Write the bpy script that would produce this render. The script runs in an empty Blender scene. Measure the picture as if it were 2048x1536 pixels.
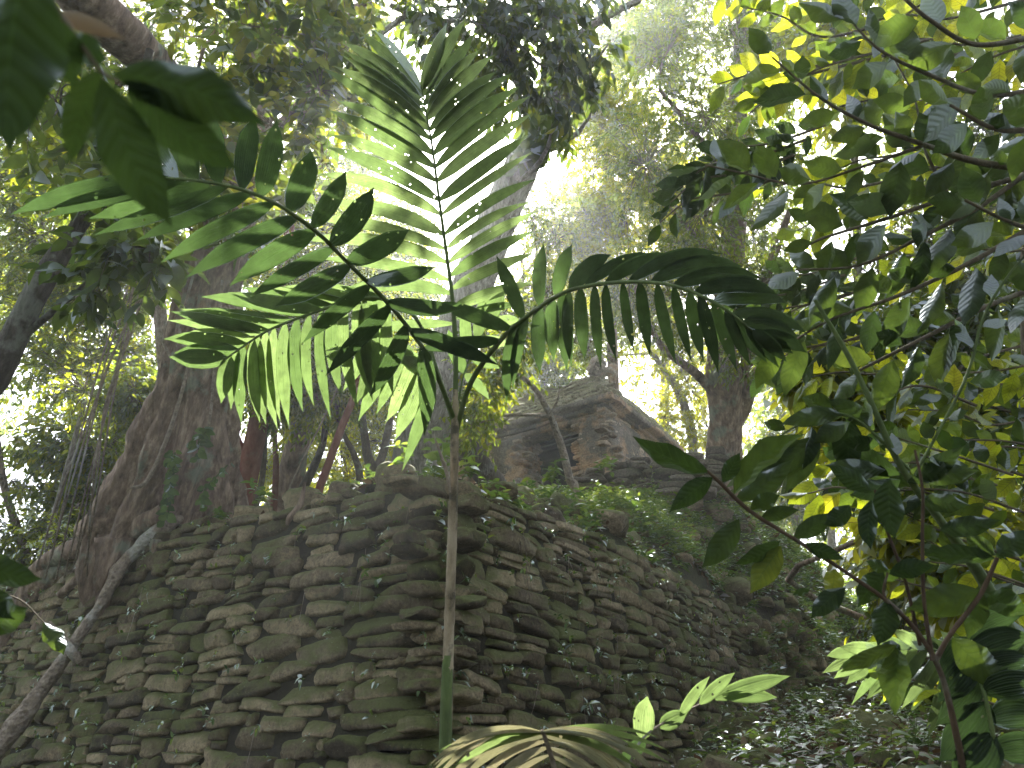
import bpy, math
import numpy as np
from mathutils import Vector

# ------------------------------------------------------------------ camera, world, sun, exposure
SC = bpy.context.scene
COL = SC.collection
F = 1518.0                      # focal length in pixels of the 2048 px wide photograph
TH = math.radians(28.0)         # upward pitch
CT, ST = math.cos(TH), math.sin(TH)
cam = bpy.data.cameras.new("camera"); camo = bpy.data.objects.new("camera", cam); COL.objects.link(camo)
camo.location = (0, 0, 0); camo.rotation_euler = (math.radians(90) + TH, 0, 0)
cam.sensor_width = 36; cam.lens = 36 * F / 2048; cam.clip_start = 0.02; cam.clip_end = 600
cam.dof.use_dof = True; cam.dof.focus_distance = 8.0; cam.dof.aperture_fstop = 6.5
SC.camera = camo

W = bpy.data.worlds.new("World"); SC.world = W; W.use_nodes = True
nt = W.node_tree; bg = nt.nodes["Background"]
SUN = Vector((-0.016, 0.679, 0.852)).normalized()   # high, ahead, behind the crown of the leaning tree
sky = nt.nodes.new("ShaderNodeTexSky"); sky.sky_type = 'NISHITA'; sky.sun_disc = False
sky.sun_elevation = math.asin(SUN.z); sky.sun_rotation = math.atan2(SUN.x, SUN.y)
sky.dust_density = 3.0; sky.air_density = 1.0; sky.ozone_density = 1.0
hs = nt.nodes.new("ShaderNodeHueSaturation"); hs.inputs["Saturation"].default_value = .45; nt.links.new(sky.outputs[0], hs.inputs["Color"])
nt.links.new(hs.outputs[0], bg.inputs[0]); bg.inputs[1].default_value = 0.15
sl = bpy.data.lights.new("sun", 'SUN'); sl.energy = 5.0; sl.angle = math.radians(0.5); sl.color = (1.0, 0.95, 0.84)
so = bpy.data.objects.new("sun", sl); COL.objects.link(so)
so.rotation_euler = SUN.to_track_quat('Z', 'Y').to_euler()
SC.view_settings.view_transform = 'Standard'; SC.view_settings.look = 'None'
SC.view_settings.exposure = 2.38; SC.view_settings.gamma = 1.0; SC.view_settings.use_curve_mapping = False
SC.render.engine = 'CYCLES'
cy = SC.cycles
cy.use_denoising = True
try: cy.denoiser = 'OPENIMAGEDENOISE'
except Exception: pass
cy.max_bounces = 7; cy.diffuse_bounces = 4; cy.glossy_bounces = 2; cy.transmission_bounces = 4
cy.volume_bounces = 1; cy.transparent_max_bounces = 12; cy.sample_clamp_indirect = 6.0
cy.caustics_reflective = False; cy.caustics_refractive = False
HAZE = 0.0018

# ------------------------------------------------------------------ helpers
def at(u, v, k):
    """point seen at photo position (u, v), k metres along the lens axis"""
    a = (u - 1024) / F; b = (768 - v) / F
    return np.array([a * k, (CT - b * ST) * k, (ST + b * CT) * k])
def px(r, k): return r * k / F
def unit(a):
    a = np.asarray(a, float); n = np.linalg.norm(a, axis=-1, keepdims=True); return a / np.maximum(n, 1e-9)
FW = np.array([0, CT, ST]); UPC = np.array([0, -ST, CT]); RT = np.array([1.0, 0, 0]); Z = np.array([0, 0, 1.0])

def _h(i, j, k, s):
    n = (i * 374761393 + j * 668265263 + k * 2147483647 + s * 1274126177) & 0xFFFFFFFF
    n = ((n ^ (n >> 13)) * 1274126177) & 0xFFFFFFFF
    n = ((n ^ (n >> 16)) * 2246822519) & 0xFFFFFFFF
    return ((n ^ (n >> 15)) & 0xFFFF) / 32767.5 - 1.0
def noise(P, f=1.0, s=0):
    Q = np.asarray(P, float) * f; I = np.floor(Q).astype(np.int64); R = Q - I; R = R * R * (3 - 2 * R)
    out = 0
    for dx in (0, 1):
        for dy in (0, 1):
            for dz in (0, 1):
                w = (R[..., 0] if dx else 1 - R[..., 0]) * (R[..., 1] if dy else 1 - R[..., 1]) * (R[..., 2] if dz else 1 - R[..., 2])
                out = out + w * _h(I[..., 0] + dx, I[..., 1] + dy, (I[..., 2] + dz) * 7919 + 17, s)
    return out
def fbm(P, f=1.0, o=3, s=0):
    t = 0; a = 1.0
    for i in range(o): t = t + a * noise(P, f, s + i); f *= 2.03; a *= 0.5
    return t

class MB:
    """collects quads (and triangles as degenerate-free lists) into one mesh"""
    def __init__(s): s.v = []; s.f = []; s.a = []; s.m = []; s.n = 0
    def add(s, V, Fc, A=None, mat=0):
        V = np.asarray(V, float).reshape(-1, 3); Fc = np.asarray(Fc, np.int64)
        s.v.append(V); s.f.append(Fc + s.n); s.m.append(np.full(len(Fc), mat, np.int32))
        s.a.append(np.zeros((len(V), 3)) if A is None else np.asarray(A, float).reshape(-1, 3)); s.n += len(V)
    def join(s, o, mat):
        for v, f, a in zip(o.v, o.f, o.a): s.v.append(v); s.f.append(f + s.n); s.a.append(a); s.m.append(np.full(len(f), mat, np.int32))
        s.n += o.n
    def build(s, name, mats, parent=None, smooth=True):
        me = bpy.data.meshes.new(name)
        if not isinstance(mats, (list, tuple)): mats = [mats]
        for m in mats: me.materials.append(m)
        if s.n:
            V = np.concatenate(s.v); A = np.concatenate(s.a)
            me.vertices.add(len(V)); me.vertices.foreach_set("co", V.astype(np.float32).ravel())
            counts = np.concatenate([np.full(len(f), f.shape[1]) for f in s.f])
            loops = np.concatenate([f.ravel() for f in s.f])
            me.loops.add(len(loops)); me.loops.foreach_set("vertex_index", loops.astype(np.int32))
            me.polygons.add(len(counts)); st = np.concatenate([[0], np.cumsum(counts)[:-1]])
            me.polygons.foreach_set("loop_start", st.astype(np.int32))
            me.polygons.foreach_set("material_index", np.concatenate(s.m))
            me.polygons.foreach_set("use_smooth", np.full(len(counts), smooth))
            at_ = me.attributes.new("lf", 'FLOAT_VECTOR', 'POINT'); at_.data.foreach_set("vector", A.astype(np.float32).ravel())
            me.update(calc_edges=True)
        o = bpy.data.objects.new(name, me); COL.objects.link(o)
        if parent: o.parent = parent
        return o

def tag(o, label=None, cat=None, group=None, kind=None):
    if label: o["label"] = label
    if cat: o["category"] = cat
    if group: o["group"] = group
    if kind: o["kind"] = kind
    return o
def thing(name, label, cat, group=None):
    o = bpy.data.objects.new(name, None); COL.objects.link(o); o.empty_display_size = 0.2
    return tag(o, label, cat, group)

def spline(P, n):
    """Catmull-Rom through rows of P (any dimension), n samples"""
    P = np.asarray(P, float); m = len(P)
    if m == 2: return P[0] + (P[1] - P[0]) * np.linspace(0, 1, n)[:, None]
    E = np.vstack([2 * P[0] - P[1], P, 2 * P[-1] - P[-2]])
    t = np.linspace(0, m - 1 - 1e-6, n); i = t.astype(int); f = (t - i)[:, None]
    a, b, c, d = E[i], E[i + 1], E[i + 2], E[i + 3]
    return 0.5 * (2 * b + (c - a) * f + (2 * a - 5 * b + 4 * c - d) * f ** 2 + (3 * b - a - 3 * c + d) * f ** 3)

def tube(mb, pts, rad, seg=8, n=None, rough=0.0, flute=None, seed=0, mat=0, nf=3.0):
    pts = np.asarray(pts, float); rad = np.asarray(rad, float)
    n = n or max(len(pts) * 3, 4)
    Q = spline(np.hstack([pts, rad[:, None]]), n); P = Q[:, :3]; R = np.maximum(Q[:, 3], 1e-4)
    T = unit(np.gradient(P, axis=0))
    X = np.zeros_like(P); ref = np.array([1.0, 0, 0]) if abs(T[0, 0]) < 0.9 else np.array([0, 1.0, 0])
    x = unit(ref - T[0] * np.dot(ref, T[0]))
    for i in range(n):
        x = unit(x - T[i] * np.dot(x, T[i])); X[i] = x
    Y = np.cross(T, X)
    th = np.linspace(0, 2 * np.pi, seg, endpoint=False)
    RR = R[:, None] * np.ones(seg)[None]
    D = X[:, None] * np.cos(th)[None, :, None] + Y[:, None] * np.sin(th)[None, :, None]
    if flute is not None: RR = RR * flute(th[None, :], np.linspace(0, 1, n)[:, None])
    if rough > 0:
        pp = P[:, None] + D * R[:, None, None]
        RR = RR * (1 + rough * fbm(pp, nf, 3, seed))
    V = P[:, None] + D * RR[..., None]
    i = np.arange(n - 1)[:, None]; j = np.arange(seg)[None]; jn = (j + 1) % seg
    Fc = np.stack([i * seg + j, i * seg + jn, (i + 1) * seg + jn, (i + 1) * seg + j], -1).reshape(-1, 4)
    A = np.zeros((n, seg, 3)); A[..., 0] = th / 6.283; A[..., 1] = np.linspace(0, 1, n)[:, None]
    mb.add(V, Fc, A, mat)
    return P, R

def sticks(mb, A, B, ra, rb, sag=0.0, mat=0):
    """many thin three-sided twigs A->B"""
    A = np.asarray(A); B = np.asarray(B); n = len(A)
    if n == 0: return
    M = (A + B) / 2; M[:, 2] -= sag * np.linalg.norm(B - A, axis=1)
    T = unit(B - A); X = unit(np.cross(T, [0.31, 0.52, 0.79])); Y = np.cross(T, X)
    th = np.array([0, 2.1, 4.2])
    ring = X[:, None] * np.cos(th)[None, :, None] + Y[:, None] * np.sin(th)[None, :, None]
    ra = np.broadcast_to(ra, n); rb = np.broadcast_to(rb, n)
    V = np.stack([A[:, None] + ring * ra[:, None, None], M[:, None] + ring * ((ra + rb) / 2)[:, None, None], B[:, None] + ring * rb[:, None, None]], 1)
    base = (np.arange(n) * 9)[:, None]
    q = np.array([[r * 3 + j, r * 3 + (j + 1) % 3, (r + 1) * 3 + (j + 1) % 3, (r + 1) * 3 + j] for r in (0, 1) for j in range(3)])
    mb.add(V, (base[:, :, None] + q[None]).reshape(-1, 4), None, mat)

PROF = {
    'ovate': ([0, .1, .25, .45, .65, .82, .93, 1], [.04, .42, .83, 1, .86, .5, .18, .01]),
    'lance': ([0, .12, .3, .5, .7, .88, 1], [.04, .5, .9, 1, .75, .3, .01]),
    'small': ([0, .3, .65, 1], [.05, .9, .8, .02]),
    'tiny': None}
def leaves(mb, P, D, N, L, Wd, rnd, shape='ovate', fold=0.25, droop=0.25, wav=0.0, mat=0):
    P = np.asarray(P); n = len(P)
    if n == 0: return
    D = unit(D); S = unit(np.cross(D, N)); N = np.cross(S, D)
    L = np.broadcast_to(L, n); Wd = np.broadcast_to(Wd, n) * 0.5
    if shape == 'tiny':
        c = P + D * (L * .45)[:, None]
        V = np.stack([P, c + S * Wd[:, None] + N * (Wd * fold)[:, None], P + D * L[:, None] - N * (L * droop)[:, None], c - S * Wd[:, None] + N * (Wd * fold)[:, None]], 1)
        A = np.zeros((n, 4, 3)); A[:, 1, 0] = 1; A[:, 3, 0] = -1; A[:, 1, 1] = A[:, 3, 1] = .45; A[:, 2, 1] = 1; A[..., 2] = rnd[:, None]
        b = (np.arange(n) * 4)[:, None]
        mb.add(V, b + np.array([0, 1, 2, 3])[None], A, mat); return
    tv, hw = map(np.array, PROF[shape]); m = len(tv)
    dr = droop * (np.random.default_rng(n).uniform(.3, 1.6, n))
    C = P[:, None] + D[:, None] * (L[:, None] * tv[None])[..., None] - N[:, None] * ((L * dr)[:, None] * tv[None] ** 2)[..., None]
    hwv = Wd[:, None] * hw[None]
    ph = rnd[:, None] * 40
    wob = wav * Wd[:, None] * np.sin(tv[None] * 17 + ph) * (hw[None])
    up = N[:, None] * (hwv * fold + wob)[..., None]; up2 = N[:, None] * (hwv * fold - wob * .8)[..., None]
    V = np.stack([C + S[:, None] * hwv[..., None] + up, C, C - S[:, None] * hwv[..., None] + up2], 2)   # n,m,3,3
    A = np.zeros((n, m, 3, 3)); A[:, :, 0, 0] = 1; A[:, :, 2, 0] = -1; A[..., 1] = tv[None, :, None]; A[..., 2] = rnd[:, None, None]
    q = np.array([[r * 3 + c, r * 3 + c + 1, (r + 1) * 3 + c + 1, (r + 1) * 3 + c] for r in range(m - 1) for c in (0, 1)])
    b = (np.arange(n) * m * 3)[:, None, None]
    mb.add(V, (b + q[None]).reshape(-1, 4), A, mat)

def randdir(rng, n):
    return unit(rng.normal(size=(n, 3)))

def foliage(mb, tw, rng, blobs, per, twl, leaf, nl, shape='small', ratio=.45, droop=.2, hang=.25, shell=.5, lv=(0, 1), twr=.004, patchy=.0, pseed=0):
    """leafy twigs filling ellipsoid blobs [(centre, radii)]; per = twigs per blob unit volume**(2/3)"""
    for (c, r, cnt) in blobs:
        c = np.asarray(c); r = np.broadcast_to(np.asarray(r, float), 3)
        n = int(cnt * per)
        d = randdir(rng, n); rad = rng.uniform(shell ** 3, 1, n) ** (1 / 3)
        p = c + d * r * rad[:, None] * (1 + .25 * rng.normal(size=(n, 1)))
        # clumps: keep only where noise allows, leaving real holes
        nv = fbm(p, 1.3 / max(r.mean(), .3) * 1.3, 2, pseed + 3)
        keep = nv > (-.5 + patchy); p = p[keep]; d = d[keep]; n = len(p)
        if n == 0: continue
        td = unit(d * .8 + randdir(rng, n) * .9 + np.array([0, 0, -hang]))
        tl = twl * rng.uniform(.5, 1.4, n)
        sticks(tw, p, p + td * tl[:, None], twr, twr * .4, .04)
        # stems back towards the blob centre
        sel = rng.random(n) < .5
        sticks(tw, c + (p[sel] - c) * rng.uniform(.05, .4, (sel.sum(), 1)), p[sel], twr * 1.6, twr, -.06)
        k = nl
        t = np.tile(np.linspace(.12, 1, k), (n, 1)) + rng.uniform(-.04, .04, (n, k))
        side = np.where(np.arange(k) % 2, 1, -1)[None, :, None]
        sv = unit(np.cross(td, Z + .2 * rng.normal(size=(n, 3))))
        P = p[:, None] + td[:, None] * (tl[:, None] * t)[..., None]
        Dd = td[:, None] * .75 + side * sv[:, None] * .9 + rng.normal(size=(n, k, 3)) * .28 + np.array([0, 0, -hang])
        Nn = Z * .9 + rng.normal(size=(n, k, 3)) * .45
        P = P.reshape(-1, 3); m = len(P)
        L = leaf * rng.uniform(.6, 1.25, m)
        rv = np.repeat(rng.uniform(lv[0], lv[1], n), k) * .6 + rng.uniform(lv[0], lv[1], m) * .4
        leaves(mb, P, Dd.reshape(-1, 3), Nn.reshape(-1, 3), L, L * ratio * rng.uniform(.8, 1.2, m), rv, shape, droop=droop)

# ------------------------------------------------------------------ materials
def newmat(name):
    m = bpy.data.materials.new(name); m.use_nodes = True; n = m.node_tree; n.nodes.clear()
    o = n.nodes.new("ShaderNodeOutputMaterial"); return m, n, o
def N_(n, t, **k):
    x = n.nodes.new(t)
    for a, b in k.items(): setattr(x, a, b)
    return x
def ramp(n, stops, src=None):
    r = n.nodes.new("ShaderNodeValToRGB"); e = r.color_ramp.elements
    while len(e) < len(stops): e.new(.5)
    for i, (p, c) in enumerate(stops): e[i].position = p; e[i].color = (*c, 1) if len(c) == 3 else c
    if src is not None: n.links.new(src, r.inputs[0])
    return r
def tex(n, kind, scale, src, detail=4, rough=.6, stretch=None):
    if stretch:
        mp = n.nodes.new("ShaderNodeMapping"); mp.inputs[3].default_value = stretch; n.links.new(src, mp.inputs[0]); src = mp.outputs[0]
    t = n.nodes.new("ShaderNodeTexNoise" if kind == 'n' else "ShaderNodeTexVoronoi")
    t.inputs["Scale"].default_value = scale
    if kind == 'n': t.inputs["Detail"].default_value = detail; t.inputs["Roughness"].default_value = rough
    n.links.new(src, t.inputs["Vector"]); return t
def mixc(n, fac, a, b, mode='MIX'):
    m = n.nodes.new("ShaderNodeMix"); m.data_type = 'RGBA'; m.blend_type = mode
    for s, x in ((m.inputs[0], fac), (m.inputs[6], a), (m.inputs[7], b)):
        if hasattr(x, 'is_output'): n.links.new(x, s)
        elif isinstance(x, (int, float)): s.default_value = x
        else: s.default_value = (*x, 1)
    return m.outputs[2]
def math_(n, op, a, b=0.0):
    m = n.nodes.new("ShaderNodeMath"); m.operation = op
    for s, x in ((m.inputs[0], a), (m.inputs[1], b)):
        if hasattr(x, 'is_output'): n.links.new(x, s)
        else: s.default_value = x
    return m.outputs[0]

def leafmat(name, stops, tstops, trans=.5, gloss=.35, rough=.4, veins=False, holes=False, pleat=False):
    m, n, o = newmat(name)
    at_ = N_(n, "ShaderNodeAttribute", attribute_name="lf"); sep = N_(n, "ShaderNodeSeparateXYZ"); n.links.new(at_.outputs["Vector"], sep.inputs[0])
    base = ramp(n, stops, sep.outputs[2]).outputs[0]; tcol = ramp(n, tstops, sep.outputs[2]).outputs[0]
    tc = N_(n, "ShaderNodeTexCoord")
    nz = tex(n, 'n', 18 if veins or pleat else 6, tc.outputs["Object"], 3)
    v = ramp(n, [(.3, (.7, .7, .7)), (.7, (1.2, 1.2, 1.2))], nz.outputs[0]).outputs[0]
    base = mixc(n, 1.0, base, v, 'MULTIPLY'); tcol = mixc(n, 1.0, tcol, v, 'MULTIPLY')
    bump = N_(n, "ShaderNodeBump"); bump.inputs["Strength"].default_value = .5; bump.inputs["Distance"].default_value = .01
    hh = nz.outputs[0]
    if veins or pleat:
        ax = math_(n, 'ABSOLUTE', sep.outputs[0])
        mid = math_(n, 'LESS_THAN', ax, .035 if veins else .02)
        if veins:
            w = math_(n, 'SINE', math_(n, 'MULTIPLY', math_(n, 'SUBTRACT', sep.outputs[1], math_(n, 'MULTIPLY', ax, .16)), 58.0))
            vv = math_(n, 'MAXIMUM', mid, math_(n, 'GREATER_THAN', w, .93))
        else:
            w = math_(n, 'SINE', math_(n, 'MULTIPLY', sep.outputs[0], 34.0))
            vv = math_(n, 'MAXIMUM', mid, math_(n, 'MULTIPLY', math_(n, 'GREATER_THAN', w, .5), .55))
        tcol = mixc(n, math_(n, 'MULTIPLY', vv, .55), tcol, (.02, .05, .008)); base = mixc(n, math_(n, 'MULTIPLY', vv, .3), base, (.10, .14, .05))
        hh = math_(n, 'ADD', math_(n, 'MULTIPLY', w, .25), nz.outputs[0])
    n.links.new(hh, bump.inputs["Height"])
    d = N_(n, "ShaderNodeBsdfDiffuse"); t = N_(n, "ShaderNodeBsdfTranslucent"); g = N_(n, "ShaderNodeBsdfGlossy")
    g.inputs["Roughness"].default_value = rough; g.inputs["Color"].default_value = (.75, .82, .9, 1)
    n.links.new(base, d.inputs[0]); n.links.new(tcol, t.inputs[0])
    for s in (d, g): n.links.new(bump.outputs[0], s.inputs["Normal"])
    mx = N_(n, "ShaderNodeMixShader"); mx.inputs[0].default_value = trans
    n.links.new(d.outputs[0], mx.inputs[1]); n.links.new(t.outputs[0], mx.inputs[2])
    fr = N_(n, "ShaderNodeFresnel"); fr.inputs[0].default_value = 1.33
    mg = N_(n, "ShaderNodeMixShader"); n.links.new(math_(n, 'MULTIPLY', fr.outputs[0], gloss), mg.inputs[0])
    n.links.new(mx.outputs[0], mg.inputs[1]); n.links.new(g.outputs[0], mg.inputs[2]); out = mg.outputs[0]
    if holes:
        h = tex(n, 'v', 26, tc.outputs["Object"]); hn = tex(n, 'n', 3.2, tc.outputs["Object"], 2)
        msk = math_(n, 'MULTIPLY', math_(n, 'LESS_THAN', h.outputs["Distance"], .13), math_(n, 'GREATER_THAN', hn.outputs[0], .50))
        tr = N_(n, "ShaderNodeBsdfTransparent"); mh = N_(n, "ShaderNodeMixShader"); n.links.new(msk, mh.inputs[0])
        n.links.new(out, mh.inputs[1]); n.links.new(tr.outputs[0], mh.inputs[2]); out = mh.outputs[0]
    n.links.new(out, o.inputs[0]); return m

G = lambda *c: c
M_fine = leafmat("fine_foliage", [(0, (.022, .036, .014)), (.6, (.042, .065, .02)), (1, (.085, .10, .025))],
                 [(0, (.10, .17, .02)), (.6, (.30, .38, .02)), (1, (.62, .58, .02))], .6, .12, .45)
M_mid = leafmat("canopy_leaves", [(0, (.02, .034, .016)), (.6, (.034, .056, .02)), (1, (.07, .09, .02))],
                [(0, (.05, .10, .015)), (.6, (.18, .25, .02)), (1, (.5, .48, .02))], .5, .18, .45)
M_yel = leafmat("painted_sunlit_yellow_leaves", [(0, (.05, .08, .015)), (.5, (.09, .11, .02)), (1, (.15, .13, .02))],
                [(0, (.40, .50, .03)), (.6, (.68, .66, .03)), (1, (.62, .66, .05))], .65, .3, .45)  # sun shining through the leaves is put into this brighter yellow
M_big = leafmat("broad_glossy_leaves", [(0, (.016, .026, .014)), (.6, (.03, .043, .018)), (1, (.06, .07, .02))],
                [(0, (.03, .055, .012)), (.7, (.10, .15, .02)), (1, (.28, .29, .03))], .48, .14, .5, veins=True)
M_lit = leafmat("painted_backlit_broad_leaves", [(0, (.018, .03, .012)), (.5, (.04, .06, .016)), (1, (.09, .10, .02))],
                [(0, (.03, .06, .01)), (.45, (.14, .20, .015)), (.75, (.45, .52, .02)), (1, (.72, .70, .03))], .6, .12, .5, veins=True)  # lit copy of the broad leaves: backlight put into brighter colours
M_palm = leafmat("palm_leaflets", [(0, (.016, .026, .016)), (.5, (.034, .05, .024)), (1, (.07, .09, .03))],
                 [(0, (.014, .026, .01)), (.5, (.075, .13, .035)), (1, (.26, .36, .12))], .55, .3, .45, holes=True, pleat=True)
M_dry = leafmat("dry_leaves", [(0, (.05, .028, .018)), (.4, (.14, .075, .045)), (.7, (.17, .125, .085)), (1, (.24, .205, .16))],
                [(0, (.06, .03, .01)), (1, (.2, .12, .05))], .25, .3, .5)
M_straw = leafmat("withered_palm_leaflets", [(0, (.28, .27, .2)), (1, (.5, .44, .34))], [(0, (.2, .2, .1)), (1, (.3, .26, .15))], .3, .3, .5, pleat=True)
M_herb = leafmat("herb_leaves", [(0, (.07, .095, .06)), (.5, (.13, .18, .09)), (1, (.20, .26, .08))],
                 [(0, (.06, .14, .02)), (.6, (.18, .3, .03)), (1, (.4, .46, .05))], .4, .3, .4)

def barkmat(name, c1, c2, c3, scale=1.0, stretch=(6, 6, 1.2), bump=.6, lich=(.28, .30, .27), la=.35, moss=.0, lsc=1.6, lth=.56):
    m, n, o = newmat(name); tc = N_(n, "ShaderNodeTexCoord"); s = tc.outputs["Object"]
    a = tex(n, 'n', 2.2 * scale, s, 8, .7, stretch); b = tex(n, 'v', 3.5 * scale, s, stretch=stretch); c = tex(n, 'n', lsc, s, 6, .65); d = tex(n, 'n', 14, s, 5, .7)
    col = ramp(n, [(.3, c1), (.52, c2), (.72, c3)], a.outputs[0]).outputs[0]
    col = mixc(n, math_(n, 'MULTIPLY', ramp(n, [(lth, (0, 0, 0)), (lth + .07, (1, 1, 1))], c.outputs[0]).outputs[0], la), col, lich)
    if moss: col = mixc(n, math_(n, 'MULTIPLY', ramp(n, [(.48, (0, 0, 0)), (.6, (1, 1, 1))], tex(n, 'n', .9, s, 6).outputs[0]).outputs[0], moss), col, (.05, .075, .02))
    col = mixc(n, .8, col, ramp(n, [(.0, (.55, .55, .55)), (.35, (1, 1, 1))], b.outputs[0]).outputs[0], 'MULTIPLY')
    p = N_(n, "ShaderNodeBsdfPrincipled"); n.links.new(col, p.inputs["Base Color"]); p.inputs["Roughness"].default_value = .85
    p.inputs["Specular IOR Level"].default_value = .3
    bp = N_(n, "ShaderNodeBump"); bp.inputs["Strength"].default_value = bump; bp.inputs["Distance"].default_value = .05
    h = math_(n, 'ADD', math_(n, 'ADD', a.outputs[0], math_(n, 'MULTIPLY', b.outputs[0], .8)), math_(n, 'MULTIPLY', d.outputs[0], .3))
    n.links.new(h, bp.inputs["Height"]); n.links.new(bp.outputs[0], p.inputs["Normal"]); n.links.new(p.outputs[0], o.inputs[0]); return m
B_brown = barkmat("brown_fluted_bark", (.04, .028, .022), (.20, .14, .11), (.44, .34, .28), 1, (4, 4, 1.0), 1.0, (.2, .26, .22), .5)
B_grey = barkmat("grey_fissured_bark", (.10, .088, .08), (.28, .25, .235), (.46, .43, .42), 1.5, (5, 5, .9), 1.0, (.34, .35, .33), .4, .25)
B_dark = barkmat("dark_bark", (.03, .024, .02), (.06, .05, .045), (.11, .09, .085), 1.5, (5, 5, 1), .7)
B_red = barkmat("red_peeling_bark", (.10, .03, .024), (.17, .06, .045), (.25, .12, .09), 1, (3, 3, 1), .4, (.2, .16, .12), .3)
B_pale = barkmat("pale_root_bark", (.10, .08, .065), (.24, .19, .16), (.38, .33, .29), 1.5, (4, 4, 4), .8, (.42, .44, .44), .5)
B_twig = barkmat("twig_bark", (.05, .04, .03), (.09, .07, .05), (.14, .11, .08), 4, (3, 3, 1), .3)
B_redtwig = barkmat("reddish_twig", (.035, .022, .015), (.06, .036, .024), (.09, .06, .04), 4, (3, 3, 1), .3)
B_stem = barkmat("palm_stem_bark", (.10, .075, .05), (.24, .19, .14), (.34, .29, .23), 3, (2, 2, .35), .5, (.045, .04, .03), .9, .0, 4.5, .5)
B_green = barkmat("green_stem", (.04, .055, .02), (.07, .10, .035), (.12, .15, .06), 3, (2, 2, .3), .2, (.1, .12, .05), .3)

def stonemat(name, c1, c2, c3, moss=.6, mossc=(.055, .068, .018), dirt=.5, warm=None, bump=.8, fleck=True):
    m, n, o = newmat(name); tc = N_(n, "ShaderNodeTexCoord"); s = tc.outputs["Object"]
    a = tex(n, 'n', 2.4, s, 8, .65); b = tex(n, 'n', 22, s, 8, .8); c = tex(n, 'n', 1.1, s, 7, .65); at_ = N_(n, "ShaderNodeAttribute", attribute_name="lf")
    sep = N_(n, "ShaderNodeSeparateXYZ"); n.links.new(at_.outputs["Vector"], sep.inputs[0])
    mx = math_(n, 'ADD', math_(n, 'MULTIPLY', a.outputs[0], .62), math_(n, 'MULTIPLY', sep.outputs[2], .38))
    col = ramp(n, [(.3, c1), (.5, c2), (.68, c3)], mx).outputs[0]
    if warm: col = mixc(n, ramp(n, [(.5, (0, 0, 0)), (.6, (1, 1, 1))], c.outputs[0]).outputs[0], col, warm)
    col = mixc(n, .9, col, ramp(n, [(.36, (.3, .3, .3)), (.62, (1.3, 1.3, 1.3))], b.outputs[0]).outputs[0], 'MULTIPLY')
    geo = N_(n, "ShaderNodeNewGeometry"); sz = N_(n, "ShaderNodeSeparateXYZ"); n.links.new(geo.outputs["Normal"], sz.inputs[0])
    mm = math_(n, 'ADD', math_(n, 'MULTIPLY', sz.outputs[2], .28), math_(n, 'ADD', math_(n, 'MULTIPLY', c.outputs[0], .9), math_(n, 'MULTIPLY', b.outputs[0], .35)))
    mf = math_(n, 'MULTIPLY', ramp(n, [(.58, (0, 0, 0)), (.78, (1, 1, 1))], mm).outputs[0], moss)
    mc = mixc(n, b.outputs[0], tuple(x * .5 for x in mossc), tuple(x * 1.6 for x in mossc))
    col = mixc(n, mf, col, mc)
    if fleck:
        fl = tex(n, 'v', 34, s); fm = math_(n, 'MULTIPLY', math_(n, 'LESS_THAN', fl.outputs["Distance"], .2), math_(n, 'GREATER_THAN', b.outputs[0], .55))
        col = mixc(n, math_(n, 'MULTIPLY', fm, .6), col, (.34, .33, .24))
    p = N_(n, "ShaderNodeBsdfPrincipled"); n.links.new(col, p.inputs["Base Color"]); p.inputs["Roughness"].default_value = .8
    p.inputs["Specular IOR Level"].default_value = .3
    bp = N_(n, "ShaderNodeBump"); bp.inputs["Strength"].default_value = bump; bp.inputs["Distance"].default_value = .06
    n.links.new(math_(n, 'ADD', a.outputs[0], math_(n, 'MULTIPLY', b.outputs[0], .9)), bp.inputs["Height"]); n.links.new(bp.outputs[0], p.inputs["Normal"])
    n.links.new(p.outputs[0], o.inputs[0]); return m
S_wall = stonemat("mossy_limestone", (.05, .036, .023), (.18, .135, .088), (.42, .33, .22), .9, (.085, .10, .026), bump=1.0)
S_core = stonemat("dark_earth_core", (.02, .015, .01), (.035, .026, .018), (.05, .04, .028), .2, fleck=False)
S_temple = stonemat("weathered_temple_masonry", (.20, .155, .125), (.42, .32, .25), (.58, .47, .38), .15, warm=(.55, .34, .21))
S_stucco = stonemat("blackened_stucco", (.16, .135, .12), (.38, .32, .28), (.54, .46, .40), .15, warm=(.5, .32, .21))
S_shade = stonemat("shade_toned_vault_stone", (.02, .018, .017), (.05, .044, .04), (.09, .08, .07), .1)  # shade inside the doorway is put into this darker stone colour
S_roof = stonemat("mossy_roof_slabs", (.20, .17, .13), (.34, .30, .22), (.5, .45, .36), .7, (.14, .15, .05))
S_plat = stonemat("platform_stone", (.07, .055, .045), (.13, .105, .085), (.22, .18, .15), .4)
S_soil = stonemat("forest_floor_soil", (.03, .02, .014), (.06, .042, .028), (.10, .07, .045), .5, (.05, .07, .02), bump=1.0)

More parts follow.
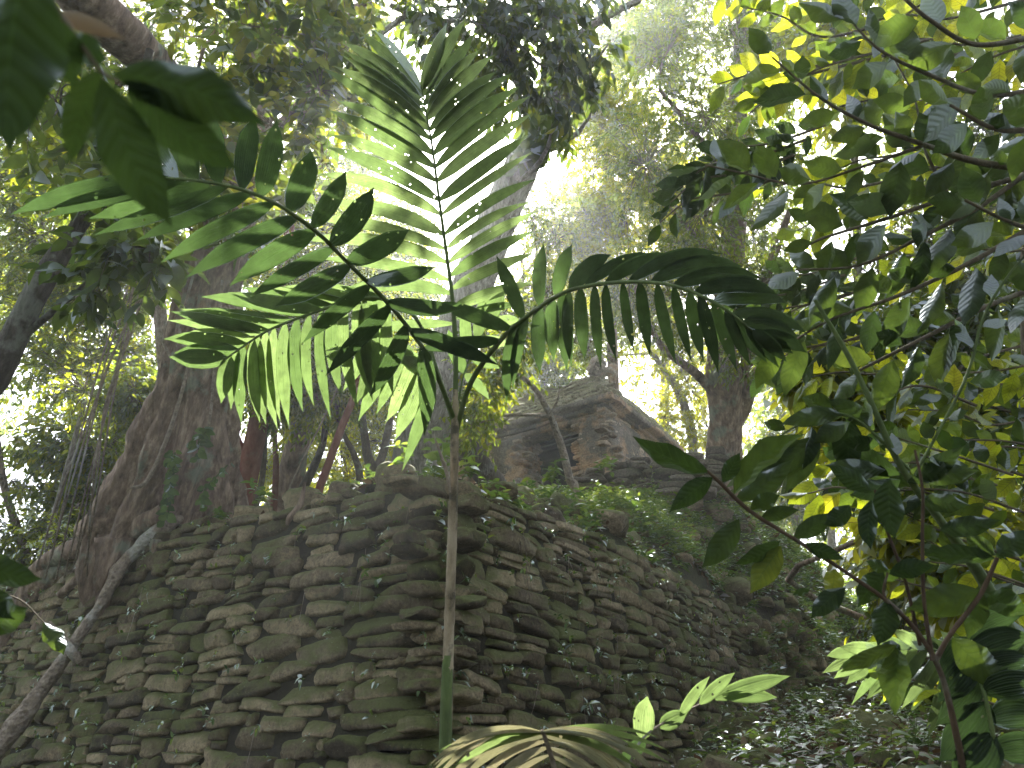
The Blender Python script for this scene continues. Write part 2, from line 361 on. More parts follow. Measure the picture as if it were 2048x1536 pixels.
# ------------------------------------------------------------------ terrain
C0 = np.array([-.70, 7.0]); Rr = np.array([.5736, .8192]); Ll = np.array([-.8192, .5736])
def qp(x, y): r = np.stack([x - C0[0], y - C0[1]], -1); return r @ Rr, r @ Ll
def wp(q, p, z): 
    xy = C0 + np.multiply.outer(np.asarray(q, float), Rr) + np.multiply.outer(np.asarray(p, float), Ll)
    return np.concatenate([xy, np.broadcast_to(np.asarray(z, float)[..., None] if np.ndim(z) else z, xy.shape[:-1] + (1,))], -1)
def tps(ctrl, lam=.02):
    c = np.array(ctrl, float); n = len(c)
    def U(r): return np.where(r > 1e-9, r * r * np.log(np.maximum(r, 1e-9)), 0)
    K = U(np.linalg.norm(c[:, None, :2] - c[None, :, :2], axis=2)) + lam * np.eye(n); P = np.c_[np.ones(n), c[:, :2]]
    A = np.block([[K, P], [P.T, np.zeros((3, 3))]]); s = np.linalg.solve(A, np.r_[c[:, 2], 0, 0, 0])
    def f(a, b):
        a = np.asarray(a, float); b = np.asarray(b, float); out = s[n] + s[n + 1] * a + s[n + 2] * b
        for i in range(n): out = out + s[i] * U(np.hypot(a - c[i, 0], b - c[i, 1]))
        return out
    return f
low = tps([(0, 0, -1.6), (-3, 0, -1.7), (3, 0, -1.5), (0, -6, -2), (-9, 0, -2), (9, 0, -1.0), (-.8, 5.0, -1.0), (-4, 7.4, -1.3), (-9, 11, -1.6),
           (1.2, 4.2, -.75), (2.67, 6.7, .12), (1.0, 7.3, -.1), (2.1, 9.4, .2), (3.0, 10.8, .75), (5.4, 8.75, .55), (7, 16.5, 1.3), (9, 12, 1.1), (14, 18, 1.6), (20, 10, 1.5),
           (14, 30, 2), (25, 45, 3), (-16, 20, -2), (-28, 10, -3), (-24, 42, -2), (0, 60, 2), (5, 5.2, -.3)], .05)
mound = tps([(0, 0, 2.6), (0, 2.4, 2.78), (0, 5, 2.98), (0, 8.5, 2.85), (0, 13, 2.2), (3, 0, 2.82), (5.1, 0, 2.75), (8.3, 0, 2.65), (3.6, .4, 3.3), (4.4, .9, 3.75),
             (6.1, .3, 3.45), (7.05, .75, 4.1), (8.4, .3, 3.3), (10.4, .5, 5.5), (10.2, 1.4, 6.0), (11.2, .0, 3.6), (12.6, .25, 5.2), (15.3, -.4, 4.15), (17, -1.5, 2.7),
             (12.6, -.9, 2.25), (12, -1.8, 1.3), (14, -3, 1.4), (18, -6, 1.5), (24, -8, 1.8), (2, 2, 3.2), (5, 3, 4.2), (7.5, 3, 5.0), (8.7, 3, 5.55), (8.9, 1.5, 5.55), (9.6, 1.5, 5.85), (9.6, 3, 5.85), (8.7, 6, 5.8), (10, 4, 6.5), (12, 4, 6.5),
             (10, 7, 6.4), (14, 8, 6.4), (1, 5.5, 3.2), (4, 5, 3.9), (8, 9, 5.2), (8, 14, 4.2), (4, 14, 3.0), (20, 5, 6), (20, 14, 5.0), (26, 2, 4)], .02)
PQ = [0, 8.3, 9.2, 11, 12.6, 14, 18, 30]; PM = [.05, .05, -.2, -.8, -1.6, -3.2, -7, -9]
def mound_z(q, p): 
    z = mound(q, p); P3 = np.stack([q, p, q * 0], -1)
    return z + .10 * fbm(P3, 1.1, 3, 5) + .03 * fbm(P3, 5, 2, 6)
def low_z(x, y): P3 = np.stack([x, y, x * 0], -1); return low(x, y) + .07 * fbm(P3, .9, 3, 8) + .025 * fbm(P3, 5, 2, 9)
def gridmesh(X, Y, Zz, name, mat):
    n, m = X.shape; V = np.stack([X, Y, Zz], -1).reshape(-1, 3)
    i = np.arange(n - 1)[:, None]; j = np.arange(m - 1)[None]
    Fc = np.stack([i * m + j, i * m + j + 1, (i + 1) * m + j + 1, (i + 1) * m + j], -1).reshape(-1, 4)
    b = MB(); b.add(V, Fc); return b.build(name, mat)
ax = np.concatenate([np.linspace(-140, -14, 24)[:-1], np.linspace(-14, 18, 160), np.linspace(18, 140, 24)[1:]])
ay = np.concatenate([np.linspace(-60, -2, 12)[:-1], np.linspace(-2, 24, 150), np.linspace(24, 200, 28)[1:]])
X, Y = np.meshgrid(ax, ay, indexing='ij')
zl = low_z(np.clip(X, -40, 40), np.clip(Y, -12, 62))
tag(gridmesh(X, Y, zl, "ground", S_soil), kind="structure")
qa = np.concatenate([np.linspace(.05, 15, 170), np.linspace(15, 34, 50)[1:]]); tb = np.linspace(0, 1, 120) ** 1.4
Q, T_ = np.meshgrid(qa, tb, indexing='ij'); pm = np.interp(Q, PQ, PM); Pp = pm + (24 - pm) * T_
zm = mound_z(Q, Pp); drop = np.clip((Pp - 15) / 9, 0, 1) ** 2 * 8; zm = zm - drop - np.clip((Q - 24) / 10, 0, 1) ** 2 * 8
xy = wp(Q, Pp, zm)
xy = np.concatenate([xy[:, :1] - [0, 0, 2.2], xy], 1)   # a skirt of earth closes the gap behind the wall
tag(gridmesh(xy[..., 0], xy[..., 1], xy[..., 2], "temple_hill", S_soil), kind="structure")

# ------------------------------------------------------------------ masonry
_g = 5
def _cube(g):
    vs = {}; V = []; Fc = []
    def vid(t):
        if t not in vs: vs[t] = len(V); V.append(t)
        return vs[t]
    for axx in range(3):
        for sgn in (0, g):
            for i in range(g):
                for j in range(g):
                    q = []
                    for (a, b) in ((i, j), (i + 1, j), (i + 1, j + 1), (i, j + 1)):
                        t = [0, 0, 0]; t[axx] = sgn; t[(axx + 1) % 3] = a; t[(axx + 2) % 3] = b; q.append(vid(tuple(t)))
                    Fc.append(q if sgn else q[::-1])
    return np.array(V, float) / g * 2 - 1, np.array(Fc)
CV, CF = _cube(7)
def stones(mb, C, U, Vv, Nn, dims, seed=0, rough=.12, pw=4.0, rnd=None, mat=0, chip=5):
    """rounded irregular stones: centres C, axes U (length), Vv (height), Nn (depth), dims (n,3) half sizes"""
    n = len(C); k = pw
    r = (np.abs(CV) ** k).sum(1) ** (1 / k); B = CV / r[:, None]                       # superellipsoid
    B = B[None] * dims[:, None]
    rg = np.random.default_rng(seed); off = rg.uniform(-50, 50, (n, 1, 3)); sh = rg.uniform(-.22, .22, (n, 4))
    # shear and taper so that no two stones share an outline
    bx = B[..., 0] + sh[:, :1] * B[..., 1]; by = B[..., 1] * (1 + sh[:, 1:2] * B[..., 0] / dims[:, :1]) + sh[:, 2:3] * .35 * B[..., 0] * (dims[:, 1:2] / dims[:, :1]) ; bz = B[..., 2]
    B = np.stack([bx, by, bz], -1)
    d = fbm(B * 5.0 + off, 1.0, 3, seed) * dims.min(1)[:, None] * rough * 2 + fbm(B * 22.0 + off, 1.0, 2, seed + 9) * .012
    B = B * (1 + (d / np.maximum(np.linalg.norm(B, axis=2), .02))[..., None])
    V = C[:, None] + B[..., 0:1] * U[:, None] + B[..., 1:2] * Vv[:, None] + B[..., 2:3] * Nn[:, None]
    for c in range(chip):   # broken corners and flat faces
        pn = rg.normal(size=(n, 1, 3)); pn = unit(pn); sup = (np.abs(pn[:, 0]) * dims).sum(1)[:, None] * rg.uniform(.6, .84, (n, 1))
        ov = np.maximum((B * pn).sum(2) - sup, 0); B = B - pn * (ov * .9)[..., None]
    B = B * (1 + (fbm(B * 14.0 + off, 1.0, 3, seed + 4) * .05)[..., None])
    V = C[:, None] + B[..., 0:1] * U[:, None] + B[..., 1:2] * Vv[:, None] + B[..., 2:3] * Nn[:, None]
    A = np.zeros((n, len(CV), 3)); A[..., 2] = (rg.random(n) if rnd is None else rnd)[:, None]
    b = (np.arange(n) * len(CV))[:, None, None]
    mb.add(V, (b + CF[None]).reshape(-1, 4), A, mat)
def stone_face(mb, org, u, v, nrm, U0, U1, v0, top, ch=.2, wr=(.22, .75), depth=.16, seed=0, gap=.012, rough=.14, jit=.03, wavy=.05, inside=None, pw=5.5):
    rg = np.random.default_rng(seed); C = []; D = []; Ua = []
    z = v0; vmax = max(top(x) for x in np.linspace(U0, U1, 60)); row = 0
    while z < vmax:
        h = ch * rg.uniform(.6, 1.4); x = U0 + rg.uniform(-.3, 0) if row % 2 else U0
        while x < U1:
            w = rg.uniform(*wr) * (1.25 if x < U0 + .1 else 1); xc = x + w / 2
            split = h > ch * 1.0 and rg.random() < .4
            for (zz, hh) in (((z, h * .45), (z + h * .45, h * .55)) if split else ((z, h),)):
                zc = zz + hh / 2 + wavy * math.sin(xc * .9 + seed) * .6 + wavy * .5 * math.sin(xc * 2.7 + row * .2)
                if zc < top(xc) + rg.uniform(-.06, .06) and (inside is None or inside(xc, zc)):
                    C.append((xc, zc, rg.uniform(-1, 1) * jit)); D.append((w / 2 - gap * rg.uniform(.3, 1.5), hh / 2 - gap * rg.uniform(.0, 1.2) + .004, depth * rg.uniform(.92, 1.05))); Ua.append(rg.normal() * .07)
            x += w
        z += h; row += 1
    C = np.array(C); D = np.array(D); an = np.array(Ua)
    u, v, nrm = (np.asarray(t, float) for t in (u, v, nrm))
    P = org + C[:, :1] * u + C[:, 1:2] * v + C[:, 2:3] * nrm
    Uu = u * np.cos(an)[:, None] + v * np.sin(an)[:, None]; Vv = -u * np.sin(an)[:, None] + v * np.cos(an)[:, None]
    tl = rg.normal(size=(len(C), 1)) * .06; N2 = unit(nrm + tl * v + rg.normal(size=(len(C), 1)) * .08 * u)
    stones(mb, P, Uu, Vv, N2, D, seed, rough, pw)
    return P
R3 = np.array([*Rr, 0]); L3 = np.array([*Ll, 0]); BAT = .14; C3 = np.array([C0[0], C0[1], 2.8])
topL = lambda p: float(np.interp(p, [0, 1, 2.4, 5, 8.5, 13], [2.66, 2.72, 2.84, 3.02, 2.88, 2.3]))
topR = lambda q: float(np.interp(q, [0, 3, 5.15, 8.3, 9, 11.6, 14, 15], [2.64, 2.86, 2.76, 2.66, 2.25, 1.75, 1.1, .6]))
vb = unit(Z + BAT * R3)   # left face leans back along R
wall = thing("ruined_stone_wall", "dark mossy dry-laid stone pyramid corner rising behind the slender palm stem", "stone wall")
b = MB(); PLs = stone_face(b, C3 - 2.8 * np.array([0, 0, 1]) - R3 * BAT * 2.8, L3, Z + BAT * R3, -R3, -.42, 13, -1.5, topL, seed=11, ch=.165, rough=.16, jit=.026, wavy=.08, wr=(.12, .85), depth=.17, pw=6, gap=.004)
o = b.build("wall_face", S_wall, wall); o["label"] = "wall face to the left of the corner, broad rounded blocks with moss"
b = MB(); PRs = stone_face(b, C3 - 2.8 * np.array([0, 0, 1]) - L3 * BAT * 2.8, R3, Z + BAT * L3, -L3, -.42, 15, -1.2, topR, seed=23, ch=.16, wr=(.12, .85), rough=.16, jit=.025, wavy=.06, depth=.17, pw=6, gap=.004)
o = b.build("wall_face", S_wall, wall); o["label"] = "wall face to the right of the corner, shaded and running down the slope"
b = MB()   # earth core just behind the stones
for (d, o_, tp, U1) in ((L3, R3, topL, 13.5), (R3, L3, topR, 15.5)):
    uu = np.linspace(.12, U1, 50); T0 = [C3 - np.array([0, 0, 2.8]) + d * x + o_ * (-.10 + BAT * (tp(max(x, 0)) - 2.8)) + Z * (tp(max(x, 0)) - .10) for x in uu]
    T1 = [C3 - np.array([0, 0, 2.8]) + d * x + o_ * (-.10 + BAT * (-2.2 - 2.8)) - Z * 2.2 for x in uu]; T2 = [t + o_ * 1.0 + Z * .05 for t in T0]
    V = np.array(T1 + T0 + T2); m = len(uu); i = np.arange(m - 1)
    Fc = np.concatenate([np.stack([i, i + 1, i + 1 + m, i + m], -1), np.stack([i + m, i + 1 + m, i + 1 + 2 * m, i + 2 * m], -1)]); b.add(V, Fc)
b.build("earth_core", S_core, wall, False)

# loose boulders and cap stones
rk = np.random.default_rng(5)
ROCKS = [((612, 1008, 8.6), (.25, .14, .2), "rounded mossy boulder capping the wall below the brown trunks"),
         ((505, 1035, 9.3), (.26, .12, .2), "long dark capstone beside the foot of the red trunk"),
         ((690, 985, 8.3), (.2, .1, .16), "low mossy stone on the wall top below the forked thin trees"),
         ((772, 965, 8.0), (.12, .19, .12), "upright tilted slab on the wall top by the leaning grey trunk"),
         ((300, 1080, 10.2), (.3, .15, .2), "broad stone under the buttressed tree above the pale root"),
         ((140, 1140, 11.3), (.42, .16, .25), "largest dark boulder among roots at the far end of the wall"),
         ((1000, 990, 8.6), (.2, .11, .2), "earthy rock on the wall corner just right of the palm stem"),
         ((1085, 1045, 9.2), (.26, .17, .25), "big dark boulder jutting from the rubble above the right wall face"),
         ((1140, 1085, 9.6), (.18, .13, .18), "rounded rock below the jutting boulder on the right wall face"),
         ((1300, 1160, 11.0), (.25, .15, .22), "flat stone at the wall edge under pale herbs"),
         ((1475, 1185, 13.3), (.28, .2, .24), "squared brown block at the top of the far wall end"),
         ((1480, 1245, 13.2), (.34, .2, .26), "wide brown block stacked under the squared one"),
         ((1490, 1258, 12.6), (.2, .09, .16), "pale flat-topped stone on the far wall end"),
         ((1520, 1292, 12.6), (.15, .14, .15), "round grey cobble at the foot of the far wall end"),
         ((1015, 905, 20), (.01, .01, .01), "")]
for (p, d, lab) in ROCKS[:-1]:
    b = MB(); an = rk.uniform(-.4, .4); u = np.array([math.cos(an), math.sin(an), rk.uniform(-.1, .1)]); u = unit(u); nn = unit(np.cross(u, Z)); vv = np.cross(nn, u)
    stones(b, at(*p)[None], u[None], vv[None], nn[None], np.array([d]), int(p[0]), .2, 3.2)
    tag(b.build("rock", S_wall), lab, "rock", "loose rocks on the ruined wall")
# curved remnant of lower wall at right
b = MB(); rw = []
for r_ in range(4):
    for i in range(7):
        u_ = 1585 + i * 27 + (r_ % 2) * 12; v_ = 1428 - r_ * 20 + (i * i) * .9 - 4 * i
        rw.append(at(u_, v_, 13.6 - .12 * i - .05 * r_))
rw = np.array(rw); n = len(rw)
stones(b, rw, np.tile(unit([.93, -.35, 0]), (n, 1)), np.tile(Z, (n, 1)), np.tile(unit([.35, .93, 0]), (n, 1)), np.stack([rk.uniform(.13, .2, n), rk.uniform(.075, .1, n), np.full(n, .2)], 1), 77, .16)
tag(b.build("low_stone_wall", S_wall), "short low curved remnant of dry stone wall at the foot of the rubble slope", "stone wall")

# ------------------------------------------------------------------ temple
T0 = np.array([2.37, 17.0, 0.0]); ZB = 6.1
def tl(p, q, z): return T0 + L3 * p + R3 * q + Z * z
temple = thing("ruined_temple", "small weathered stone temple with mossy sloped roof and dark doorway on top of the mound", "temple")
LEN, DEP = 5.4, 3.7
zt = lambda h: (lambda x: h)
def pier(name, p0, p1, q0, seed, side=None):
    b = MB()
    stone_face(b, tl(p0, q0 + .12, 0), L3, Z, -R3, 0, p1 - p0, ZB, zt(8.36), ch=.088, wr=(.14, .42), depth=.14, seed=seed, gap=.006, rough=.22, jit=.018, wavy=.01)
    if side == 'r': stone_face(b, tl(p1 - .12, q0, 0), R3, Z, L3, 0, .8, ZB, zt(8.36), ch=.088, wr=(.14, .4), depth=.12, seed=seed + 1, gap=.006, rough=.2, jit=.015, wavy=.01)
    if side == 'l': stone_face(b, tl(p0 + .12, q0, 0), R3, Z, -L3, 0, .8, ZB, zt(8.36), ch=.088, wr=(.14, .4), depth=.12, seed=seed + 1, gap=.006, rough=.2, jit=.015, wavy=.01)
    return b.build(name, S_temple, temple)
pier("pier", 0, .87, 0, 31)["label"] = "pier at the near corner of the temple, right of the doorway"
pier("pier", 2.55, 3.62, 0, 33, 'l')["label"] = "broad pier left of the doorway with dark stucco"
pier("pier", 3.62, LEN, .14, 35)["label"] = "set-back brick-coursed pier at the far left of the front"
def plaster(name, p0, p1, z0, z1, q=0.0, amp=.035, seed=1, side=False, base=-.0):
    nu = int(abs(p1 - p0) / .03) + 2; nv = int((z1 - z0) / .03) + 2
    U, Vv = np.meshgrid(np.linspace(p0, p1, nu), np.linspace(z0, z1, nv), indexing='ij')
    P3 = np.stack([U, Vv, U * 0 + seed], -1); off = base + amp * fbm(P3, 2.2, 4, seed) + .008 * fbm(P3, 14, 2, seed)
    edge = np.minimum(np.minimum(U - min(p0, p1), max(p0, p1) - U), np.minimum(Vv - z0, z1 - Vv)); off = off - .05 * np.exp(-edge / .04)
    if side: P = tl(0, 0, 0) + U[..., None] * R3 + Vv[..., None] * Z - L3 * (q + off)[..., None]
    else: P = tl(0, 0, 0) + U[..., None] * L3 + Vv[..., None] * Z - R3 * (q + off)[..., None]
    return gridmesh(P[..., 0], P[..., 1], P[..., 2], name, S_stucco)
for a_ in ((0.02, .86, ZB, 8.3, .028, 3), (2.57, 3.6, ZB, 8.3, .03, 7)):
    pl = plaster("stucco", a_[0], a_[1], a_[2], a_[3], a_[4], .03, a_[5]); pl.parent = temple
b = MB()
stone_face(b, tl(.12, 0, 0), R3, Z, -L3, 0, DEP, ZB, zt(8.36), ch=.088, wr=(.16, .45), depth=.14, seed=41, gap=.006, rough=.22, jit=.018, wavy=.01)
o = b.build("side_wall", S_temple, temple); pl = plaster("stucco", .02, DEP, ZB, 8.3, .03, .03, 9, True); pl.parent = o
b = MB()   # lintel beam over the doorway and the whole front, then stepped cornice
def slab(b, p0, p1, q0, q1, z0, z1, seed, rough=.02, step=.06):
    # long beam as a displaced tube of rectangular section
    ring = []; 
    for (qa_, za, qb, zb) in ((q0, z0, q1, z0), (q1, z0, q1, z1), (q1, z1, q0, z1), (q0, z1, q0, z0)):
        m = max(2, int(max(abs(qa_ - qb), abs(za - zb)) / .06)); 
        for t in range(m): ring.append((qa_ + (qb - qa_) * t / m, za + (zb - za) * t / m))
    ring = np.array(ring); n = int((p1 - p0) / step) + 2; ps = np.linspace(p0, p1, n)
    V = np.array([[tl(p, r[0], r[1]) for r in ring] for p in ps]); V = V + (rough * fbm(V, 3, 3, seed) + rough * .4 * fbm(V, 11, 2, seed))[..., None] * (-R3 - .8 * Z) 
    m = len(ring); i = np.arange(n - 1)[:, None]; j = np.arange(m)[None]
    b.add(V, np.stack([i * m + j, i * m + (j + 1) % m, (i + 1) * m + (j + 1) % m, (i + 1) * m + j], -1).reshape(-1, 4))
    for s_ in (0, n - 1):
        c = V[s_].mean(0); b.add(np.vstack([V[s_], c]), [[j, (j + 1) % m, m] for j in range(m)])
slab(b, .55, 3.9, .0, .55, 8.2, 8.36, 5, .03)
b.build("lintel", S_temple, temple)
b = MB()
slab(b, -.10, LEN + .1, -.10, .6, 8.363, 8.47, 8, .03); slab(b, -.30, LEN + .25, -.30, .8, 8.472, 8.62, 9, .05)
def slabR(b, q0, q1, p0, p1, z0, z1, seed):
    bb = MB(); slab(bb, q0, q1, p0, p1, z0, z1, seed, .0)
    V = np.concatenate(bb.v) - T0; pc = V @ L3; qc = V @ R3; V2 = T0 + L3 * qc[:, None] + R3 * pc[:, None] + Z * V[:, 2:3]
    V2 = V2 + (.045 * fbm(V2, 3, 3, seed))[:, None] * (-L3 - .6 * Z); k = 0
    for v_, f_ in zip(bb.v, bb.f): b.add(V2[k:k + len(v_)], f_ - k); k += len(v_)
slabR(b, .62, DEP + .1, -.10, .3, 8.365, 8.468, 12); slabR(b, .82, DEP + .3, -.31, .4, 8.474, 8.615, 13)
b.build("cornice", S_stucco, temple)
# interior: stepped vault of the middle wall, side reveals and dark back room
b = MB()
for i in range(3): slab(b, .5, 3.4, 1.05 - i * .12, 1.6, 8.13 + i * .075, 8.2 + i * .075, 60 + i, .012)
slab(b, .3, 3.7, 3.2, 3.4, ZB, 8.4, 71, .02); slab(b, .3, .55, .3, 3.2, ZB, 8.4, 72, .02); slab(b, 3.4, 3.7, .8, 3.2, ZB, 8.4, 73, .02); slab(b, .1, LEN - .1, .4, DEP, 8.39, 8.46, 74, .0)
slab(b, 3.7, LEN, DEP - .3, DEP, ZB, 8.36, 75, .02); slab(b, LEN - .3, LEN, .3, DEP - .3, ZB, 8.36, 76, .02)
b.build("vault_interior", S_shade, temple)
# roof: sloping field of thin mossy slabs on front and side, rubble top
roof_b = MB(); INS = .75; RH = 1.05; sl_ = unit(np.array([0, 0, RH]) + R3 * INS); slen = math.hypot(RH, INS)
stone_face(roof_b, tl(0, -.22, 8.6), L3, sl_, unit(np.cross(L3, sl_)) , -.28, LEN + .2, 0, lambda x: slen * (1.0 + .04 * math.sin(x * 2.1) + .02 * math.sin(x * 7)), ch=.075, wr=(.14, .5), depth=.07, seed=51, gap=.004, rough=.22, jit=.028, wavy=.03,
           inside=lambda x, z: x > -.30 + z * INS / slen * .95 and x < LEN + .28 - z * INS / slen * .8)
sl2 = unit(np.array([0, 0, RH]) + L3 * INS)
stone_face(roof_b, tl(-.22, 0, 8.6), R3, sl2, unit(np.cross(sl2, R3)), -.28, DEP + .2, 0, lambda x: slen, ch=.075, wr=(.14, .5), depth=.07, seed=53, gap=.004, rough=.22, jit=.025, wavy=.03, inside=lambda x, z: x > -.30 + z * INS / slen * .95)
V = np.array([tl(-.2, -.2, 8.58), tl(LEN + .2, -.2, 8.58), tl(LEN + .2, DEP + .2, 8.58), tl(-.2, DEP + .2, 8.58), tl(INS - .25, INS - .25, 9.62), tl(LEN + .2 - INS, INS - .25, 9.62), tl(LEN + .2 - INS, DEP + .2 - INS, 9.62), tl(INS - .25, DEP + .2 - INS, 9.62)])
roof_b.add(V, [[0, 1, 5, 4], [1, 2, 6, 5], [2, 3, 7, 6], [3, 0, 4, 7], [4, 5, 6, 7], [3, 2, 1, 0]])
roof = roof_b.build("roof", S_roof, temple)
b = MB(); rr = np.random.default_rng(8); n = 60; pp_ = rr.uniform(.5, LEN - .6, n); qq = .5 + np.abs(rr.normal(size=n)) * .35
stones(b, np.array([tl(p, q, 9.64 + rr.uniform(-.02, .05)) for p, q in zip(pp_, qq)]), unit(np.tile(L3, (n, 1)) + rr.normal(size=(n, 3)) * .2), np.tile(Z, (n, 1)), np.tile(R3, (n, 1)), np.stack([rr.uniform(.08, .22, n), rr.uniform(.03, .08, n), rr.uniform(.08, .15, n)], 1), 91, .2)
b.build("roof_rubble", S_roof, roof)
b = MB()   # stump of the roof comb above the near corner
cs = []; cd = []
for i in range(26): cs.append(tl(.28 + rr.uniform(-.16, .3), .42 + rr.uniform(-.25, .3), 9.55 + rr.uniform(0, .42))); cd.append((rr.uniform(.1, .2), rr.uniform(.05, .09), rr.uniform(.09, .16)))
n = len(cs); stones(b, np.array(cs), unit(np.tile(L3, (n, 1)) + rr.normal(size=(n, 3)) * .3), np.tile(Z, (n, 1)), np.tile(R3, (n, 1)), np.array(cd), 93, .25)
b.build("roof_comb", S_stucco, roof)
# low retaining wall right of the temple
b = MB(); A0 = at(1135, 975, 16.3); A1 = at(1425, 975, 15.6); d = A1 - A0; Ln = np.linalg.norm(d); d = d / Ln; nn = unit(np.cross(d, Z)); vv = unit(np.cross(nn, d))
stone_face(b, A0, d, vv, -nn, 0, Ln, -.25, lambda x: float(np.interp(x, [0, .4, 1.2, 2, Ln], [.10, .3, .48, .62, .74])), ch=.15, wr=(.25, .8), depth=.3, seed=61, rough=.2, jit=.06)
tag(b.build("low_stone_wall", S_plat), "low dark terrace wall of long slanting blocks right of the temple", "stone wall")

# ------------------------------------------------------------------ trees
def build_tree(name, label, cat, trunks, bark, blobs=(), leafm=None, per=60, twl=.35, leaf=.1, nl=7, shape='small', group=None, seg=14, rough=.1, ratio=.45,
               hang=.25, lv=(0, 1), patchy=0., seed=1, limbs=True, flute=None, droop=.2, shell=.35, nf=3.0, twr=.004):
    """trunks: list of [(u,v,k,r_px)...]; the first is the trunk; blobs: (u,v,k,r_px,(rk metres),count)"""
    rg = np.random.default_rng(seed); root = thing(name, label, cat, group)
    tb_ = MB(); path = None
    for i, tr in enumerate(trunks):
        if i == 0:
            b0 = at(*tr[0][:3]); q_, p_ = qp(b0[0], b0[1]); inm = q_ > 0 and p_ > np.interp(q_, PQ, PM)
            gz = float(mound(q_, p_)) if inm and q_ < 26 and p_ < 20 else float(low(np.clip(b0[0], -40, 40), np.clip(b0[1], -12, 62)))
        P = np.array([at(u, v, k) for u, v, k, r in tr]); R = np.array([px(r, k) for u, v, k, r in tr])
        if i == 0 and P[0, 2] > gz - .2:
            P = np.vstack([[P[0, 0], P[0, 1] + .15, gz - 1.1], P]); R = np.r_[R[0] * .75, R]
        pp, rr_ = tube(tb_, P, R, seg if i == 0 else max(6, seg // 2), n=max(10, len(P) * (10 if seg > 20 else 6)), rough=rough, flute=flute if i == 0 else None, seed=seed + i, nf=nf)
        path = pp if path is None else np.vstack([path, pp])
    BL = []
    for bl in blobs:
        u, v, k, r = bl[:4]; rk_ = bl[4] if len(bl) > 4 else px(r, k); cnt = bl[5] if len(bl) > 5 else 1.0
        c = at(u, v, k); rad = px(r, k); BL.append((c, np.array([rad, max(rk_, .05), rad]), cnt))
        if limbs:
            j = np.argmin(np.linalg.norm(path - c, axis=1) + .6 * np.maximum(0, path[:, 2] - c[2])); s_ = path[j]
            dist = np.linalg.norm(c - s_)
            if dist > .2:
                mid = (s_ + c) / 2 + rg.normal(size=3) * dist * .12 + Z * dist * .05; r0 = min(.02 * dist + .012, .07)
                tube(tb_, [s_, mid, c], [r0, r0 * .7, r0 * .35], 6, 8, .08, seed=seed)
                for _ in range(4):
                    e = c + randdir(rg, 1)[0] * rad * .85
                    tube(tb_, [c - (c - mid) * .2, (c + e) / 2 + rg.normal(size=3) * rad * .12, e], [r0 * .4, r0 * .3, r0 * .12], 5, 6)
    tb_.build("trunk", bark, root)
    if BL:
        m_ = MB(); t_ = MB(); foliage(m_, t_, rg, BL, per, twl, leaf, nl, shape, ratio, droop, hang, shell, lv, twr, patchy, seed)
        m_.join(t_, 1); m_.build("crown", [leafm, B_twig], root)
    return root

# big buttressed tree at left
def flb(th, t):
    a = np.clip(1 - t * 1.5, 0, 1)
    return 1 + (.12 + .32 * a) * (np.abs(np.sin(th * 4.5 + .8 * t + .4)) ** .7 - .6) * 1.3 + (.04 + .07 * a) * np.sin(th * 13 + 2 * t) + .035 * np.sin(th * 23 + 3 * t)
build_tree("buttressed_tree", "massive brown tree with fluted buttressed trunk growing on the wall at left", "tree",
    [[(345, 1075, 10.9, 150), (352, 1000, 10.8, 118), (372, 900, 10.8, 92), (392, 800, 10.8, 73), (402, 700, 10.8, 62), (415, 600, 10.9, 58), (440, 500, 11, 52), (475, 380, 11.2, 42), (505, 260, 11.4, 32), (525, 150, 11.6, 26), (545, -60, 12, 22), (560, -250, 12.5, 16)],
     [(478, 400, 11.1, 20), (420, 260, 10, 26), (330, 150, 8.6, 34), (270, 95, 7.8, 42), (190, 20, 7.2, 46), (110, -80, 6.8, 46), (20, -220, 6.5, 40)],
     [(520, 170, 11.6, 12), (640, 60, 11.2, 9), (740, 0, 10.8, 7)], [(500, 300, 11.3, 12), (590, 220, 10.4, 9), (640, 120, 10, 6)]],
    B_brown, [(560, 60, 9.5, 110, 1.0, 1.2), (640, 180, 9.5, 90, 1, 1), (430, 60, 9.5, 110, 1, 1.1), (560, 260, 9.8, 90, 1, 1), (340, 250, 9, 90, 1, .9), (650, 330, 10, 60, .8, .5), (470, -60, 9, 140, 1, 1), (250, 330, 10.5, 90, 1, .8),
              (640, -40, 9.5, 130, 1, 1.1), (440, 400, 10.3, 60, .8, .5), (330, 440, 10.2, 70, .8, .6), (700, 90, 10, 60, .8, .7), (60, 200, 9, 110, 1, .8), (180, 240, 8.5, 80, .8, .7)],
    M_mid, per=78, twl=.4, leaf=.2, nl=7, shape='ovate', seg=72, rough=.10, ratio=.52, seed=3, flute=flb, nf=2.2, patchy=.38, lv=(.1, 1))
# big roots over the wall end
def rootline(name, label, pts, bark, seg=16, rough=.22, group=None, cat="root", flute=None):
    b = MB(); tube(b, [at(u, v, k) for u, v, k, r in pts], [px(r, k) for u, v, k, r in pts], seg, len(pts) * 8, rough, flute, int(pts[0][0]))
    return tag(b.build(name, bark), label, cat, group)
rootline("tree_root", "thick dark root sprawling down over the far end of the wall", [(255, 1045, 10.7, 34), (170, 1105, 10.9, 30), (100, 1150, 11, 34), (50, 1210, 11, 30), (0, 1290, 10.9, 28), (-60, 1380, 10.7, 26)], B_brown)
rootline("tree_root", "low dark root running along the wall top left of the buttressed trunk", [(300, 1050, 10.5, 26), (225, 1072, 10.55, 26), (150, 1100, 10.7, 22), (95, 1125, 10.9, 18), (50, 1165, 11.0, 14)], B_brown)
rootline("tree_root", "gnarled root knuckle bending over the wall edge below the buttressed trunk", [(330, 1020, 10.0, 18), (270, 1062, 10.0, 20), (215, 1095, 10.1, 17), (165, 1150, 10.3, 12), (120, 1190, 10.4, 8)], B_brown)
